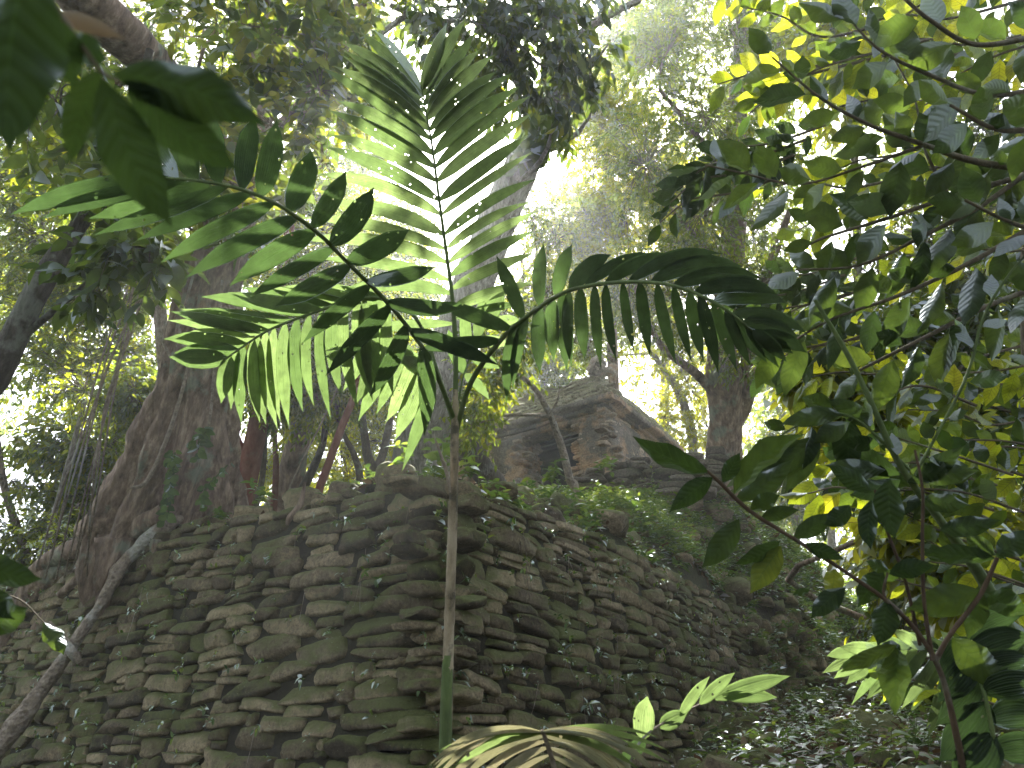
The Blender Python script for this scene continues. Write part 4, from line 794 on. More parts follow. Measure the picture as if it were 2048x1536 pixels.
herbs(b, s, SKP[rg.integers(0, len(SKP), 260)] + rg.normal(size=(260, 3)) * [.2, .2, .05], .22, .12, lv=(.1, 1)); herbs(b, s, surf_mound(3200, 5.5, 16, -.3, 1.6, 1.0), .28, .12, 8, .4, 'small', (.3, 1)); herbs(b, s, surf_low(1400, 2, 11, 6, 18), .26, .12, 7, .38, 'small', (.3, 1)); litter(b, surf_mound(11000, 5, 17, 0, 2.0, 1.3), .17, None, lv=(0, .5), ratio=.3, shape='lance'); litter(b, surf_low(5200, 1, 12, 4, 20), .15, None, lv=(0, .5), ratio=.32, shape='lance')
tag(b.build("ground_cover", M_herb), kind="stuff"); s.build("herb_stems", B_green)
tag(bpy.data.objects["herb_stems"], kind="stuff")
b = MB(); A = np.vstack([surf_mound(260, 0, 15, 0, 3.5, 1.3), surf_low(260, 0, 11, 4, 17)]); B2 = A + rg.normal(size=A.shape) * [.35, .35, .12]; sticks(b, A + Z * .03, B2 + Z * .05, .008, .003, .05)
tag(b.build("twig_litter", B_twig), kind="stuff")
# tiny plants, moss sprigs and rootlets on the wall faces
b = MB(); s = MB(); W1 = PLs[rg.integers(0, len(PLs), 900)] - R3 * .17 + rg.normal(size=(900, 3)) * [.1, .02, .05]; W2 = PRs[rg.integers(0, len(PRs), 1100)] - L3 * .17 + rg.normal(size=(1100, 3)) * [.1, .02, .05]
P = np.vstack([W1, W2]); n = len(P); nl = 5; out = np.vstack([np.tile(-R3, (900, 1)), np.tile(-L3, (1100, 1))]); st = P + out * .03
D = out[:, None] * .6 + rg.normal(size=(n, nl, 3)) * .8 + Z * .1; m = n * nl; sz = np.repeat(rg.uniform(.022, .07, n) * np.where(rg.random(n) < .08, 1.8, 1), nl)
leaves(b, np.repeat(st, nl, 0) + rg.normal(size=(m, 3)) * .015, D.reshape(-1, 3), np.repeat(out, nl, 0) * .3 + Z + rg.normal(size=(m, 3)) * .3, sz, sz * .5, rg.random(m), 'small', droop=.4)
tag(b.build("wall_plants", M_herb), kind="stuff")
b = MB(); sel = rg.integers(0, n, 260); A = P[sel] + out[sel] * .06; B = A - Z * rg.uniform(.1, .5, (260, 1)) + rg.normal(size=(260, 3)) * .04; sticks(b, A, B, .004, .002, .1)
tag(b.build("rootlets", B_pale), kind="stuff")
# named little plants along the wall top
SPR = [((805, 955, 7.9), .34, "big-leaved seedling on the wall top left of the palm stem"), ((735, 975, 8.1), .2, "low seedling spray on the wall top below the forked stems"), ((870, 950, 7.7), .3, "bright lobed seedling touching the palm stem on its left"),
       ((935, 955, 7.7), .22, "three-lobed light green seedling just right of the palm stem"), ((520, 1015, 9.0), .22, "light green sprout on the long dark capstone"), ((660, 985, 8.4), .16, "small sprout beside the rounded mossy boulder"),
       ((440, 1040, 9.6), .2, "round-leaved vine sprout at the right foot of the buttressed tree"), ((985, 1010, 7.9), .2, "drooping sprout hanging over the wall corner"), ((1110, 960, 12), .3, "small bush below the temple doorway"), ((1215, 945, 15.5), .35, "spindly weed at the corner of the temple"),
       ((1080, 1215, 8.2), .16, "tiny pale weed on the right wall face"), ((470, 1330, 8), .12, "tiny twin-leaved weed low on the left wall face")]
for (p, h, lab) in SPR:
    r0 = thing("seedling", lab, "seedling", "seedlings on the ruin"); b = MB(); s = MB(); P = np.tile(at(*p), (5, 1)) + rg.normal(size=(5, 3)) * .06; herbs(b, s, P, h, h * .5, 7, .45, 'ovate', (.3, 1)); b.build("leaves", M_herb, r0); s.build("stem", B_green, r0)

# ------------------------------------------------------------------ the slender palm
def big_leaf(mb, base, tip, wpx, bend=0., roll=0., rnd=.5, prof='palm', pleat=.0, cols=6, dk=0., wav=0., mat=0, n=11, curl=.15, sag=0.):
    """one large leaf from base (u,v,k) to tip (u,v,k)"""
    b0 = np.array(base[:2], float); b1 = np.array(tip[:2], float); k0, k1 = base[2], tip[2]
    t = np.linspace(0, 1, n); d = b1 - b0; per_ = np.array([d[1], -d[0]])
    uv = b0 + d * t[:, None] + per_ * (bend * 4 * t * (1 - t))[:, None] * .5; uv[:, 1] += sag * np.hypot(*d) * t ** 2.6; kk = k0 + (k1 - k0) * t + dk * np.sin(t * np.pi)
    Pc = np.array([at(u, v, k) for (u, v), k in zip(uv, kk)]); T = unit(np.gradient(Pc, axis=0)); S = unit(np.cross(T, unit(Pc))); Nn = np.cross(S, T)
    hw = {'palm': np.interp(t, [0, .06, .18, .4, .66, .82, .92, 1], [.2, .5, .86, 1, .9, .55, .2, .01]),
          'ovate': np.interp(t, [0, .08, .22, .42, .62, .8, .92, 1], [.03, .35, .78, 1, .88, .52, .16, .01])}[prof] * px(wpx, (k0 + k1) / 2) * .5
    rl = roll * (1 - .3 * t); Wv = S * np.cos(rl)[:, None] + Nn * np.sin(rl)[:, None]; Nw = -S * np.sin(rl)[:, None] + Nn * np.cos(rl)[:, None]
    c = np.linspace(-1, 1, cols + 1)
    z = pleat * np.where(np.arange(cols + 1) % 2, 1, -1) * .12
    V = Pc[:, None] + Wv[:, None] * (hw[:, None] * c[None])[..., None] + Nw[:, None] * (hw[:, None] * (z[None] + curl * (c[None] ** 2) + wav * .25 * np.sin(t[:, None] * 15 + rnd * 30) * c[None]))[..., None]
    A = np.zeros((n, cols + 1, 3)); A[..., 0] = c[None]; A[..., 1] = t[:, None]; A[..., 2] = rnd
    m = cols + 1; i = np.arange(n - 1)[:, None]; j = np.arange(cols)[None]
    mb.add(V, np.stack([i * m + j, i * m + j + 1, (i + 1) * m + j + 1, (i + 1) * m + j], -1).reshape(-1, 4), A, mat)
def frond(parent, rach, rr0, rr1, sides, seed, lv, mat=None, lab=None, rmat=None, wf=1.0, sg=(.04, .2)):
    """rach [(u,v,k)], sides: list of (n, [(t, du, dv, dk, width_px, bend, roll)...])"""
    rg = np.random.default_rng(seed); b = MB(); R = np.array(rach, float); S_ = spline(R, 80)
    tube(b, np.array([at(*p) for p in R]), np.linspace(rr0, rr1, len(R)), 8, 50); fr = b.build("frond", rmat or B_green, parent)
    if lab: fr["label"] = lab
    m_ = MB()
    for (n, keys) in sides:
        K = np.array(keys, float)
        for t in np.linspace(K[0, 0], K[-1, 0], n):
            t2 = np.clip(t + rg.uniform(-.006, .006), 0, 1); bp_ = S_[int(round(t2 * 79))]
            v = [np.interp(t, K[:, 0], K[:, i]) for i in range(1, 7)]; sc = rg.uniform(.9, 1.08)
            big_leaf(m_, bp_, (bp_[0] + v[0] * sc + rg.normal() * 5, bp_[1] + v[1] * sc + rg.normal() * 5, bp_[2] + v[2]), v[3] * wf * rg.uniform(.8, 1.15), v[4] + rg.normal() * .02, v[5] + rg.normal() * .2, rng_l(rg, lv), 'palm', 1.0, 8, n=13, dk=rg.normal() * .03, sag=rg.uniform(*sg))
    m_.build("leaflets", mat or M_palm, fr); return fr
def rng_l(rg, lv): return float(rg.uniform(*lv))
palm = thing("slender_palm", "slender young palm with tall bare stem and spreading feathery fronds before the wall corner", "palm")
b = MB(); KP = 3.9
pts = [(889, 1600, 3.45, 12.5), (891, 1500, 3.5, 12), (894, 1400, 3.55, 11.5), (897, 1300, 3.6, 10.5), (901, 1180, 3.65, 10), (905, 1060, 3.7, 9.5), (908, 960, 3.75, 8.7), (909, 880, 3.8, 8.5), (911, 820, 3.85, 6.5), (911, 780, 3.9, 4)]
P, R_ = tube(b, [at(*p[:3]) for p in pts], [px(p[3], p[2]) for p in pts], 18, 260, .05, lambda th, t: 1 + .07 * np.exp(-((t * 22 + .04 * np.sin(th)) % 1 - .5) ** 2 / .006) + .02 * np.sin(th * 3 + t * 9), nf=9); 
b.build("stem", B_stem, palm)
b = MB(); tube(b, [at(889, 1620, 3.44), at(892, 1430, 3.53), at(896, 1310, 3.59)], [px(13.2, 3.45), px(12.6, 3.5), px(11, 3.6)], 24, 40, .05, lambda th, t: np.where(t > .86 + .1 * np.sin(th * 2 + 1) + .04 * np.sin(th * 7), .8, 1.0)); b.build("green_sheath", B_green, palm)
b = MB(); tube(b, [at(868, 872, 3.75), at(880, 905, 3.72), at(893, 945, 3.7), at(900, 985, 3.68)], [.003, .007, .009, .006], 8, 12); b.build("dead_spine", B_pale, palm)
# upright frond, sun glow put into its paler leaflet tone
frond(palm, [(911, 830, 3.9), (911, 700, 3.95), (905, 600, 4.0), (892, 500, 4.05), (877, 390, 4.1), (864, 290, 4.15), (852, 225, 4.2), (843, 175, 4.2)], .014, .004, [
    (19, [(.22, -230, 40, .2, 42, -.10, .3), (.36, -290, -40, .2, 48, -.13, .35), (.55, -250, -100, .2, 52, -.12, .3), (.75, -200, -125, .2, 50, -.10, .3), (.9, -155, -130, .2, 50, -.08, .3), (.985, -105, -130, .2, 55, -.05, .2)]),
    (19, [(.22, 150, -30, .1, 42, .08, -.3), (.36, 185, -95, .1, 46, .1, -.3), (.55, 195, -125, .1, 48, .09, -.3), (.75, 170, -140, .1, 50, .08, -.3), (.9, 110, -150, .1, 55, .05, -.2), (.985, 50, -150, .1, 65, .02, -.2)])], 1, (.6, .92), lab="upright frond pale against the sun", wf=.56, sg=(-.05, .05))
# dark frond to the upper left (nearest)
frond(palm, [(912, 850, 3.85), (872, 745, 3.7), (835, 680, 3.55), (770, 600, 3.3), (700, 530, 3.05), (640, 470, 2.85), (560, 412, 2.6), (480, 378, 2.4), (400, 362, 2.25), (330, 356, 2.15)], .013, .004, [
    (12, [(.26, 190, 60, -.1, 46, -.1, .2), (.36, 150, -20, -.1, 55, -.12, .2), (.5, 95, -110, -.1, 62, -.14, .1), (.65, 50, -150, 0, 66, -.1, 0), (.8, 15, -170, 0, 66, .06, 0), (.97, -80, -150, 0, 62, .1, 0)]),
    (14, [(.2, 5, 150, 0, 48, .1, -.2), (.3, -110, 110, 0, 54, .08, -.2), (.45, -165, 80, 0, 56, .07, -.2), (.65, -215, 75, 0, 58, .06, -.2), (.85, -250, 60, 0, 58, .06, -.1), (.99, -340, 25, -.1, 56, .05, 0)])], 2, (.1, .38), lab="dark frond reaching up to the left, nearest the viewer", wf=.74)
# light green frond drooping left
frond(palm, [(912, 860, 3.9), (880, 760, 4.0), (835, 640, 4.05), (765, 598, 4.0), (700, 602, 3.95), (625, 626, 3.9), (547, 656, 3.85), (502, 682, 3.8), (448, 720, 3.75)], .013, .004, [
    (15, [(.38, -90, -30, 0, 40, .1, .3), (.5, -170, -50, 0, 42, .1, .3), (.65, -215, -60, 0, 42, .08, .3), (.82, -190, -45, 0, 42, .06, .3), (.985, -110, -6, 0, 55, .04, .1)]),
    (17, [(.36, 10, 170, 0, 42, -.1, -.3), (.5, 20, 180, 0, 42, -.12, -.3), (.65, 8, 185, 0, 42, -.14, -.3), (.82, 15, 170, 0, 42, -.1, -.3), (.92, -10, 130, 0, 42, -.06, -.2), (.985, -20, 80, 0, 55, -.03, -.1)])], 3, (.5, .85), lab="light green frond drooping to the left", wf=.66)
# right frond
frond(palm, [(913, 860, 3.85), (942, 765, 3.75), (1000, 682, 3.6), (1045, 640, 3.5), (1110, 594, 3.35), (1165, 574, 3.25), (1250, 564, 3.1), (1340, 570, 2.95), (1420, 600, 2.85), (1480, 640, 2.8), (1525, 680, 2.8)], .014, .004, [
    (16, [(.2, -180, -5, 0, 46, .06, .2), (.26, -150, -95, 0, 46, .05, .2), (.33, 10, -150, 0, 55, .05, .2), (.42, 30, -110, 0, 55, .08, .2), (.5, 170, -80, 0, 56, .16, .3), (.65, 200, -55, 0, 58, .16, .3), (.8, 160, -10, 0, 56, .12, .3), (.97, 95, 20, 0, 52, .06, .2)]),
    (21, [(.28, -20, 130, 0, 48, -.08, -.1), (.4, 0, 120, 0, 46, -.06, -.1), (.5, 10, 135, 0, 42, -.05, -.1), (.65, 20, 135, 0, 40, -.05, -.1), (.8, 40, 120, 0, 40, -.05, -.1), (.9, 70, 85, 0, 42, -.04, 0), (.99, 65, 30, 0, 46, 0, 0)])], 4, (.12, .42), lab="dark frond arching out to the right", wf=.62)
# inner fronds
frond(palm, [(911, 880, 3.9), (895, 800, 4.0), (860, 740, 4.1), (800, 690, 4.2), (745, 665, 4.2)], .009, .003, [
    (7, [(.45, -60, 150, 0, 34, .08, 0), (.98, -60, 110, 0, 34, .06, 0)]), (7, [(.45, -70, -40, 0, 34, .05, .2), (.98, -90, 0, 0, 36, .05, .2)])], 5, (.6, .95), lab="small yellow-green inner frond")
frond(palm, [(913, 830, 3.9), (925, 760, 4.0), (945, 700, 4.1), (975, 655, 4.15)], .006, .002, [
    (4, [(.4, -20, -110, 0, 30, .05, 0), (.98, 30, -100, 0, 32, .06, 0)]), (4, [(.4, 50, 40, 0, 26, .05, .2), (.98, 70, -30, 0, 28, .05, .2)])], 6, (.5, .9), lab="small folded inner frond at the crown centre")
# seedling palm at the bottom edge
p2 = thing("palm_seedling", "withered straw-coloured palm frond arching at the bottom edge", "palm")
fr = frond(p2, [(1130, 1640, 1.9), (1110, 1540, 1.9), (1088, 1470, 1.88), (1082, 1464, 1.87)], .008, .004, [
    (9, [(.45, -120, 110, .1, 20, -.2, .9), (.8, -225, 80, .05, 22, -.24, .9), (.98, -210, 45, 0, 18, -.22, .9)]), (9, [(.45, 130, 110, .1, 20, .2, -.9), (.8, 215, 75, .05, 22, .22, -.9), (.98, 225, 40, 0, 16, .2, -.9)])], 7, (.2, .9), M_straw, rmat=B_pale)
m_ = MB()
for (t, w, c) in (((1338, 1502), 12, .95), ((1325, 1478), 9, .9), ((1345, 1530), 12, .95), ((1280, 1540), 16, .95), ((900, 1540), 16, .9), ((858, 1512), 9, .9), ((960, 1490), 10, .9)): big_leaf(m_, (1086, 1466, 1.88), (t[0], t[1], 1.86), w, .16 if t[0] > 1086 else -.16, 0, c, 'palm', 1, 6)
m_.build("leaflets", M_palm, fr)
p3 = thing("palm_seedling", "small yellow-leaved palm seedling at the lower centre, right of the withered frond", "palm")
b = MB(); tube(b, [at(1240, 1600, 3.2), at(1270, 1500, 3.2), at(1320, 1450, 3.2), at(1420, 1400, 3.3), at(1480, 1378, 3.35)], [.006, .006, .005, .004, .003], 6, 20); b.build("stem", B_pale, p3)
m_ = MB()
for (a0, a1, w, c) in (((1285, 1478), (1295, 1392), 44, .95), ((1320, 1455), (1375, 1425), 34, .7), ((1400, 1408), (1470, 1345), 26, .75), ((1430, 1398), (1580, 1352), 34, .7), ((1445, 1392), (1555, 1395), 30, .65), ((1360, 1432), (1420, 1352), 22, .8), ((1290, 1480), (1240, 1520), 30, .3)):
    big_leaf(m_, (*a0, 3.2), (*a1, 3.2), w, .05, .2, c, 'palm', 1, 6)
m_.build("leaflets", M_palm, p3)
p4 = thing("palm_seedling", "light green feathery palm frond pointing left below the broad-leaved shrub", "palm")
frond(p4, [(2010, 1420, 3.3), (1950, 1330, 3.3), (1880, 1302, 3.3), (1800, 1295, 3.3), (1720, 1305, 3.3)], .006, .003, [
    (11, [(.3, -70, 130, 0, 24, .06, 0), (.7, -95, 95, 0, 26, .06, 0), (.98, -80, 40, 0, 26, .05, 0)]), (8, [(.3, -60, -60, 0, 22, .05, 0), (.98, -80, -5, 0, 24, .05, 0)])], 8, (.6, .9))
p5 = thing("dark_palm", "dark broad-leafleted palm stem at the bottom right corner", "palm")
frond(p5, [(2000, 1640, 2.0), (1990, 1500, 2.0), (1972, 1400, 2.0), (1950, 1330, 2.05), (1935, 1270, 2.1)], .008, .003, [
    (6, [(.15, -90, 70, 0, 70, .1, .1), (.5, -85, 95, 0, 66, .12, .1), (.98, -60, 70, 0, 46, .1, .1)]), (7, [(.1, 130, 10, 0, 62, .12, -.1), (.5, 130, -25, 0, 60, .12, -.1), (.98, 110, -60, 0, 44, .1, -.1)])], 9, (0, .2))
p6 = thing("understory_palm", "pale misty palm clump in the middle distance between the forked tree and the shrub", "palm")
for i, (cx, cy, s_) in enumerate(((1640, 960, 1), (1600, 930, -1), (1680, 940, 1), (1900, 640, 1))):
    frond(p6, [(1650, 1080, 9), (cx, cy + 40, 9), (cx + s_ * 50, cy, 9), (cx + s_ * 110, cy + 20, 9)], .012, .004, [(14, [(.4, 10 * s_, 60, 0, 12, .05, 0), (.98, 50 * s_, 30, 0, 12, .05, 0)]), (14, [(.4, 40 * s_, -30, 0, 12, .05, 0), (.98, 50 * s_, 0, 0, 12, .05, 0)])], 40 + i, (.2, .8)) if i < 3 else None

# ------------------------------------------------------------------ foreground broad-leaved plants
def shrub(name, label, cat, branches, lv=(0, .5), seed=0, mat=None, bark=None, extra=(), lpx=95, wr=.46, step=42, kk=None, spread=1.0, noauto=()):
    """branches [(pts (u,v,k,r_px))]; leaves set alternately along the branches plus explicit extra leaves"""
    rg = np.random.default_rng(seed); root = thing(name, label, cat); b = MB(); m_ = MB(); s = MB()
    for bi, br in enumerate(branches):
        Q = np.array(br, float); tube(b, [at(*q[:3]) for q in Q], [px(q[3], q[2]) for q in Q], 8, len(Q) * 6, .05, seed=seed + bi)
        if bi in noauto: continue
        S_ = spline(Q, 200); ln = np.r_[0, np.cumsum(np.hypot(*(np.diff(S_[:, :2], axis=0).T)))]; d = step * .6; sd = 1
        while d < ln[-1] + 1:
            i = min(np.searchsorted(ln, d), 199); p = S_[i]; tg = S_[min(i + 3, 199)] - S_[max(i - 3, 0)]; an = math.atan2(tg[1], tg[0]) + sd * rg.uniform(.5, 1.15) * spread
            if d > ln[-1] - step: an = math.atan2(tg[1], tg[0]) + sd * .3
            L = lpx * rg.uniform(.65, 1.2); du, dv = L * math.cos(an), L * math.sin(an) + L * .18; pk = p[2] + rg.normal() * .05
            pet = .14; p1 = (p[0] + du * pet, p[1] + dv * pet, pk)
            sticks(s, at(*p[:3])[None], at(*p1)[None], .002, .0015)
            big_leaf(m_, p1, (p[0] + du, p[1] + dv, pk + rg.normal() * .07), L * wr * rg.uniform(.85, 1.15), rg.normal() * .06, rg.normal() * .55, float(rg.uniform(*lv)), 'ovate', 0, 4, wav=.5, n=9, curl=rg.uniform(0, .5), dk=rg.normal() * .02)
            d += step * rg.uniform(.6, 1.3); sd = -sd
    for e in extra:
        a0, a1, w, k = e[:4]; c = e[4] if len(e) > 4 else rg.uniform(*lv)
        big_leaf(m_, (a0[0], a0[1], k), (a1[0], a1[1], k + rg.normal() * .05), w, rg.normal() * .08, rg.normal() * .3, c, 'ovate', 0, 6, wav=.9, n=13, curl=.3)
    b.join(s, 1); b.build("branches", [bark or B_twig, B_green], root); m_.build("leaves", mat or M_big, root); return root

# upper right tree: long leafy branches coming in from the right
rg2 = np.random.default_rng(50)
brs = [[(2120, 345, 3.3, 8), (1960, 325, 3.2, 7), (1850, 290, 3.1, 5), (1740, 250, 3.0, 4), (1640, 195, 2.95, 3), (1545, 115, 2.9, 2)],
       [(2120, 330, 3.4, 7), (1900, 395, 3.3, 5), (1780, 435, 3.25, 4), (1650, 475, 3.2, 3), (1610, 495, 3.2, 2)],
       [(1850, 290, 3.1, 4), (1720, 335, 3.1, 3), (1600, 368, 3.1, 2.5), (1480, 345, 3.1, 2), (1410, 330, 3.1, 2)],
       [(2120, 290, 3.4, 7), (1980, 400, 3.3, 5), (1850, 470, 3.2, 4), (1720, 530, 3.2, 3), (1590, 540, 3.2, 2)],
       [(2120, 420, 3.4, 6), (1950, 520, 3.3, 5), (1800, 590, 3.2, 4), (1660, 640, 3.2, 3), (1560, 700, 3.2, 2)],
       [(2120, 170, 3.2, 7), (1980, 190, 3.1, 5), (1860, 150, 3.1, 4), (1760, 100, 3.0, 3), (1700, 40, 3, 2)],
       [(2120, 60, 3.2, 7), (1960, 90, 3.1, 5), (1860, 40, 3.0, 4), (1780, -30, 3.0, 3)],
       [(2120, 560, 3.5, 6), (1980, 610, 3.4, 5), (1840, 680, 3.3, 4), (1720, 740, 3.3, 3)],
       [(1900, 395, 3.3, 4), (1850, 300, 3.3, 3), (1830, 200, 3.3, 2), (1790, 120, 3.3, 2)],
       [(2120, 250, 2.6, 7), (2000, 260, 2.5, 5), (1900, 210, 2.5, 3)], [(2120, 480, 2.6, 7), (2010, 440, 2.5, 4), (1930, 400, 2.5, 3)]]
root_ = shrub("broad_leaved_tree", "overhanging tree with broad dark green oval leaves reaching in from the upper right", "tree", brs, (0, .75), 51, lpx=104, step=34)
# second layer behind
brs = []
for i in range(26):
    u0 = rg2.uniform(1600, 2060); v0 = rg2.uniform(-20, 860) ; 
    if u0 < 1640 and v0 > 650: v0 -= 300
    if u0 < 1760 and v0 > 680: continue
    k = rg2.uniform(4.6, 6.5); an = math.pi + rg2.normal() * .6; L = rg2.uniform(120, 260)
    brs.append([(u0 + 160, v0 - 40, k + .3, 3.5), (u0, v0, k, 2.6), (u0 + math.cos(an) * L * .5, v0 + math.sin(an) * L * .3, k, 2), (u0 + math.cos(an) * L, v0 + math.sin(an) * L * .6 + 20, k, 1.4)])
brs.insert(0, [(2150, 1500, 5.5, 26), (2090, 1000, 5.5, 22), (2060, 600, 5.5, 18), (2080, 200, 5.6, 14), (2080, -100, 5.7, 10)])
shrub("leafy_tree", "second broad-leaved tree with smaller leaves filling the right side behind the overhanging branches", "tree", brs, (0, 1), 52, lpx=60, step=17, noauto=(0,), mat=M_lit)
brs = []
for (u0, v0) in ((1560, 620), (1590, 700), (1540, 560), (1640, 690), (1500, 600), (1420, 330), (1380, 400), (1400, 360), (1460, 300)):
    k = 5.0; brs.append([(u0 + 190, v0 - 50, k, 3), (u0 + 90, v0 - 15, k, 2.4), (u0, v0, k, 2), (u0 - 60, v0 + 45, k, 1.2)])
shrub("leafy_branch", "dark leafy boughs silhouetted left of the overhanging tree, above the misty gap", "branch", brs, (0, .25), 53, lpx=58, step=19)

# lower right shrub with wavy leaves, explicit leaves read off the photo
K = 2.0
ex = [((1418, 945), (1265, 872), 52, K), ((1425, 955), (1338, 1025), 44, K), ((1468, 990), (1610, 868), 66, K), ((1445, 965), (1480, 905), 34, K), ((1470, 1000), (1590, 915), 46, K), ((1478, 1038), (1403, 1136), 50, K), ((1560, 1082), (1468, 1128), 36, K),
      ((1562, 1092), (1500, 1188), 54, K, .8), ((1587, 1075), (1672, 1024), 40, K), ((1605, 1090), (1690, 1120), 32, K), ((1690, 1175), (1622, 1237), 44, K), ((1668, 1138), (1655, 1200), 40, K, .9), ((1774, 1200), (1755, 1292), 54, K), ((1768, 1146), (1715, 1215), 50, K),
      ((1778, 1148), (1870, 1130), 40, K), ((1778, 1142), (1732, 1122), 26, K), ((1990, 1117), (1838, 1108), 44, K), ((1963, 1182), (1815, 1218), 66, K, .6), ((1990, 1110), (1930, 1070), 40, K), ((1995, 1110), (2070, 1060), 50, K), ((1965, 1185), (1935, 1280), 44, K), ((1970, 1185), (2060, 1230), 60, K),
      ((1792, 1295), (1790, 1432), 62, K), ((1795, 1290), (1680, 1345), 34, K, .7), ((1800, 1290), (1750, 1330), 40, K), ((1905, 1275), (2048, 1370), 70, K, .6), ((1780, 960), (1790, 1078), 62, K), ((1745, 1000), (1742, 1100), 40, K), ((1700, 1010), (1648, 1050), 40, K), ((1745, 985), (1655, 930), 40, K),
      ((1620, 1180), (1585, 1190), 16, K), ((1500, 1020), (1560, 990), 36, K), ((1520, 1040), (1600, 1020), 30, K)]
brs = [[(1935, 1600, K, 7), (1915, 1480, K, 7), (1875, 1330, K, 5.5), (1800, 1225, K, 4.5), (1700, 1150, K, 4), (1600, 1085, K, 4), (1500, 1022, K, 4.5), (1440, 965, K, 4), (1415, 942, K, 2.5)],
       [(1872, 1320, K, 6), (1900, 1270, K, 5), (1960, 1190, K, 5), (1995, 1115, K, 4)], [(1865, 1320, K, 5), (1848, 1200, K, 4), (1845, 1080, K, 3.5), (1845, 980, K, 3), (1830, 900, K, 2.5)],
       [(1825, 1250, K, 3.5), (1770, 1195, K, 3), (1775, 1145, K, 2.5)], [(1840, 1290, K + .05, 4), (1810, 1160, K + .05, 3.5), (1770, 1050, K + .05, 3), (1750, 980, K + .05, 3)]]
shrub("wavy_leaved_shrub", "foreground shrub with long wavy-edged leaves on reddish stems rising at lower right", "shrub", brs, (0, .4), 54, extra=ex, noauto=(0, 1, 2, 3, 4), bark=B_redtwig)
# long diagonal stem and its drooping dark leaves
ex = [((1750, 860), (1650, 800), 40, 2.6), ((1800, 950), (1640, 870), 52, 2.6), ((1690, 830), (1560, 850), 40, 2.6), ((1800, 960), (1700, 990), 50, 2.6), ((1815, 965), (1930, 890), 46, 2.6), ((1820, 940), (1960, 940), 50, 2.6), ((1700, 835), (1700, 960), 60, 2.6), ((1640, 870), (1500, 960), 50, 2.6), ((1640, 880), (1570, 985), 44, 2.6),
      ((1770, 940), (1650, 930), 44, 2.6), ((1840, 1000), (1940, 1010), 44, 2.6), ((1600, 880), (1480, 990), 40, 2.6), ((1880, 1060), (2000, 1040), 44, 2.6), ((1760, 930), (1740, 1010), 40, 2.6)]
brs = [[(2120, 1420, 3, 15), (2040, 1300, 2.9, 14), (1960, 1150, 2.8, 12), (1880, 1040, 2.7, 8), (1800, 930, 2.6, 6.5), (1740, 800, 2.6, 5.5), (1690, 700, 2.6, 5), (1630, 600, 2.6, 4)],
       [(1830, 950, 2.6, 3), (1930, 760, 2.6, 3), (1965, 640, 2.6, 3), (2010, 560, 2.6, 2.5), (2060, 500, 2.6, 2)], [(1820, 940, 2.6, 3), (1700, 832, 2.6, 3), (1600, 850, 2.6, 2), (1520, 900, 2.6, 2)]]
shrub("spindly_tree", "spindly tree with a smooth diagonal stem crossing the shrubs at right", "tree", brs, (0, .35), 55, extra=ex, noauto=(0,), lpx=80, step=52, bark=B_green)
brs = []
for i in range(24):
    u0 = rg2.uniform(1830, 2080); v0 = rg2.uniform(760, 1500); k = rg2.uniform(3.2, 5); an = math.pi + rg2.normal() * .7; L = rg2.uniform(80, 170)
    brs.append([(u0 + 120, v0 + 40, k, 3), (u0, v0, k, 2.4), (u0 + math.cos(an) * L, v0 + math.sin(an) * L * .6 - 10, k, 1.4)])
for i in range(8):
    u0 = rg2.uniform(1680, 1850); v0 = rg2.uniform(900, 1010); k = rg2.uniform(3.6, 5); brs.append([(u0 + 150, v0 + 60, k, 2.6), (u0, v0, k, 2), (u0 - 80, v0 + 10, k, 1.4)])
shrub("leafy_shrub", "dense mixed-green shrub filling the lower right edge behind the wavy-leaved one", "shrub", brs, (0, 1), 56, lpx=66, step=20, mat=M_lit)

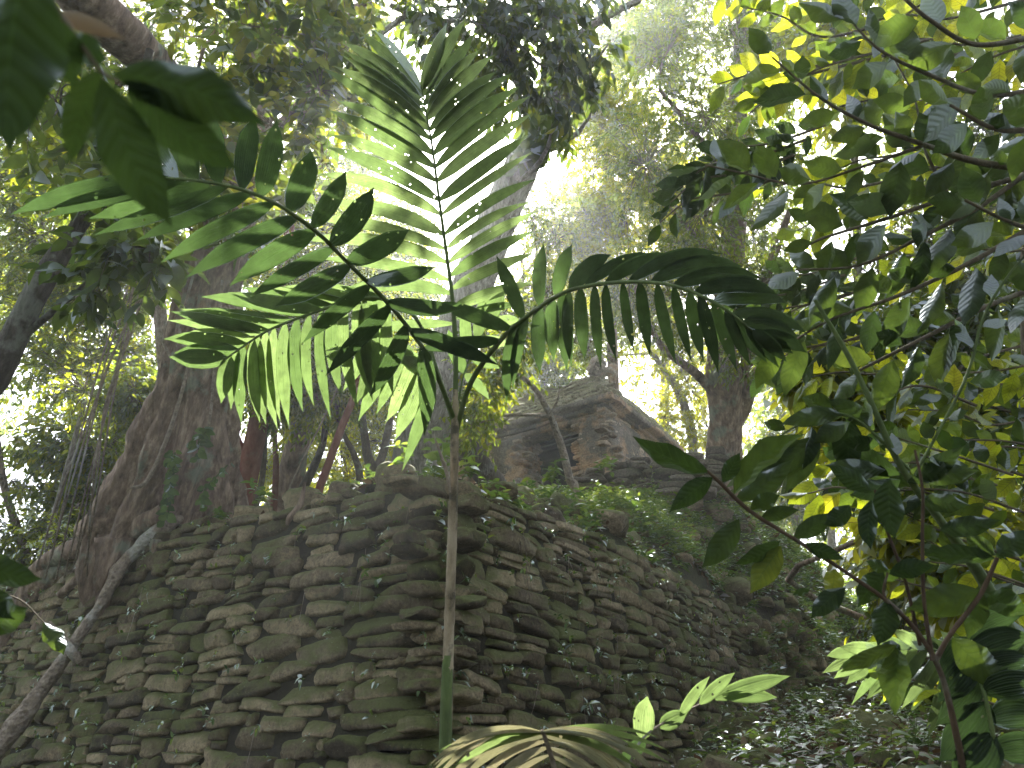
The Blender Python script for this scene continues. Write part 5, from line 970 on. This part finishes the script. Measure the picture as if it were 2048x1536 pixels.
# blurred leaves right in front of the lens, upper left
K = .5
ex = [((225, 147), (533, 253), 118, K), ((205, 157), (345, 455), 112, K), ((250, 160), (480, 342), 105, K), ((200, 140), (140, 330), 70, K), ((215, 120), (110, 60), 60, K), ((60, -90), (20, 305), 190, .42), ((120, 40), (145, 180), 60, .48)]
brs = [[(60, -80, K, 7), (130, 40, K, 6), (200, 140, K, 5), (235, 160, K, 3)], [(30, -120, .45, 7), (60, -80, .45, 5)]]
shrub("hanging_leaves", "large blurred drooping leaves close to the viewer at the upper left", "branch", brs, (0, .12), 57, extra=ex, noauto=(0, 1))
b = MB(); big_leaf(b, (95, 25, .55), (250, 78, .55), 38, .05, .3, .8, 'ovate', 0, 6); tag(b.build("dead_leaf", M_dry), "blurred pale brown dead leaf caught among the near leaves at upper left", "leaf")
ex = [((-60, 1110), (85, 1158), 60, 1.2), ((-40, 1180), (30, 1240), 50, 1.2), ((-50, 1260), (55, 1215), 70, 1.2)]
shrub("low_shrub", "dark oval leaves of a small shrub poking in at the left edge", "shrub", [[(-120, 1300, 1.2, 4), (-60, 1200, 1.2, 3), (-50, 1120, 1.2, 2)]], (0, .3), 58, extra=ex, noauto=(0,))
ex = [((88, 1245), (128, 1310), 40, 3.0, .6)]
shrub("low_shrub", "single yellow-green leaf on a wiry stem in front of the pale root", "shrub", [[(-80, 1180, 3, 2), (30, 1195, 3, 1.6), (88, 1245, 3, 1.2)]], (0, .3), 59, extra=ex, noauto=(0,))

# ------------------------------------------------------------------ haze
if HAZE > 0:
    bpy.ops.mesh.primitive_cube_add(size=1, location=(0, 60, 17.5)); hz = bpy.context.object; hz.name = "haze"; hz.scale = (310, 300, 45)
    m, n, o = newmat("haze_air"); v = N_(n, "ShaderNodeVolumePrincipled"); v.inputs["Density"].default_value = HAZE; v.inputs["Color"].default_value = (.88, .93, 1.0, 1); v.inputs["Anisotropy"].default_value = .74
    n.links.new(v.outputs[0], o.inputs["Volume"]); hz.data.materials.append(m); tag(hz, kind="stuff")
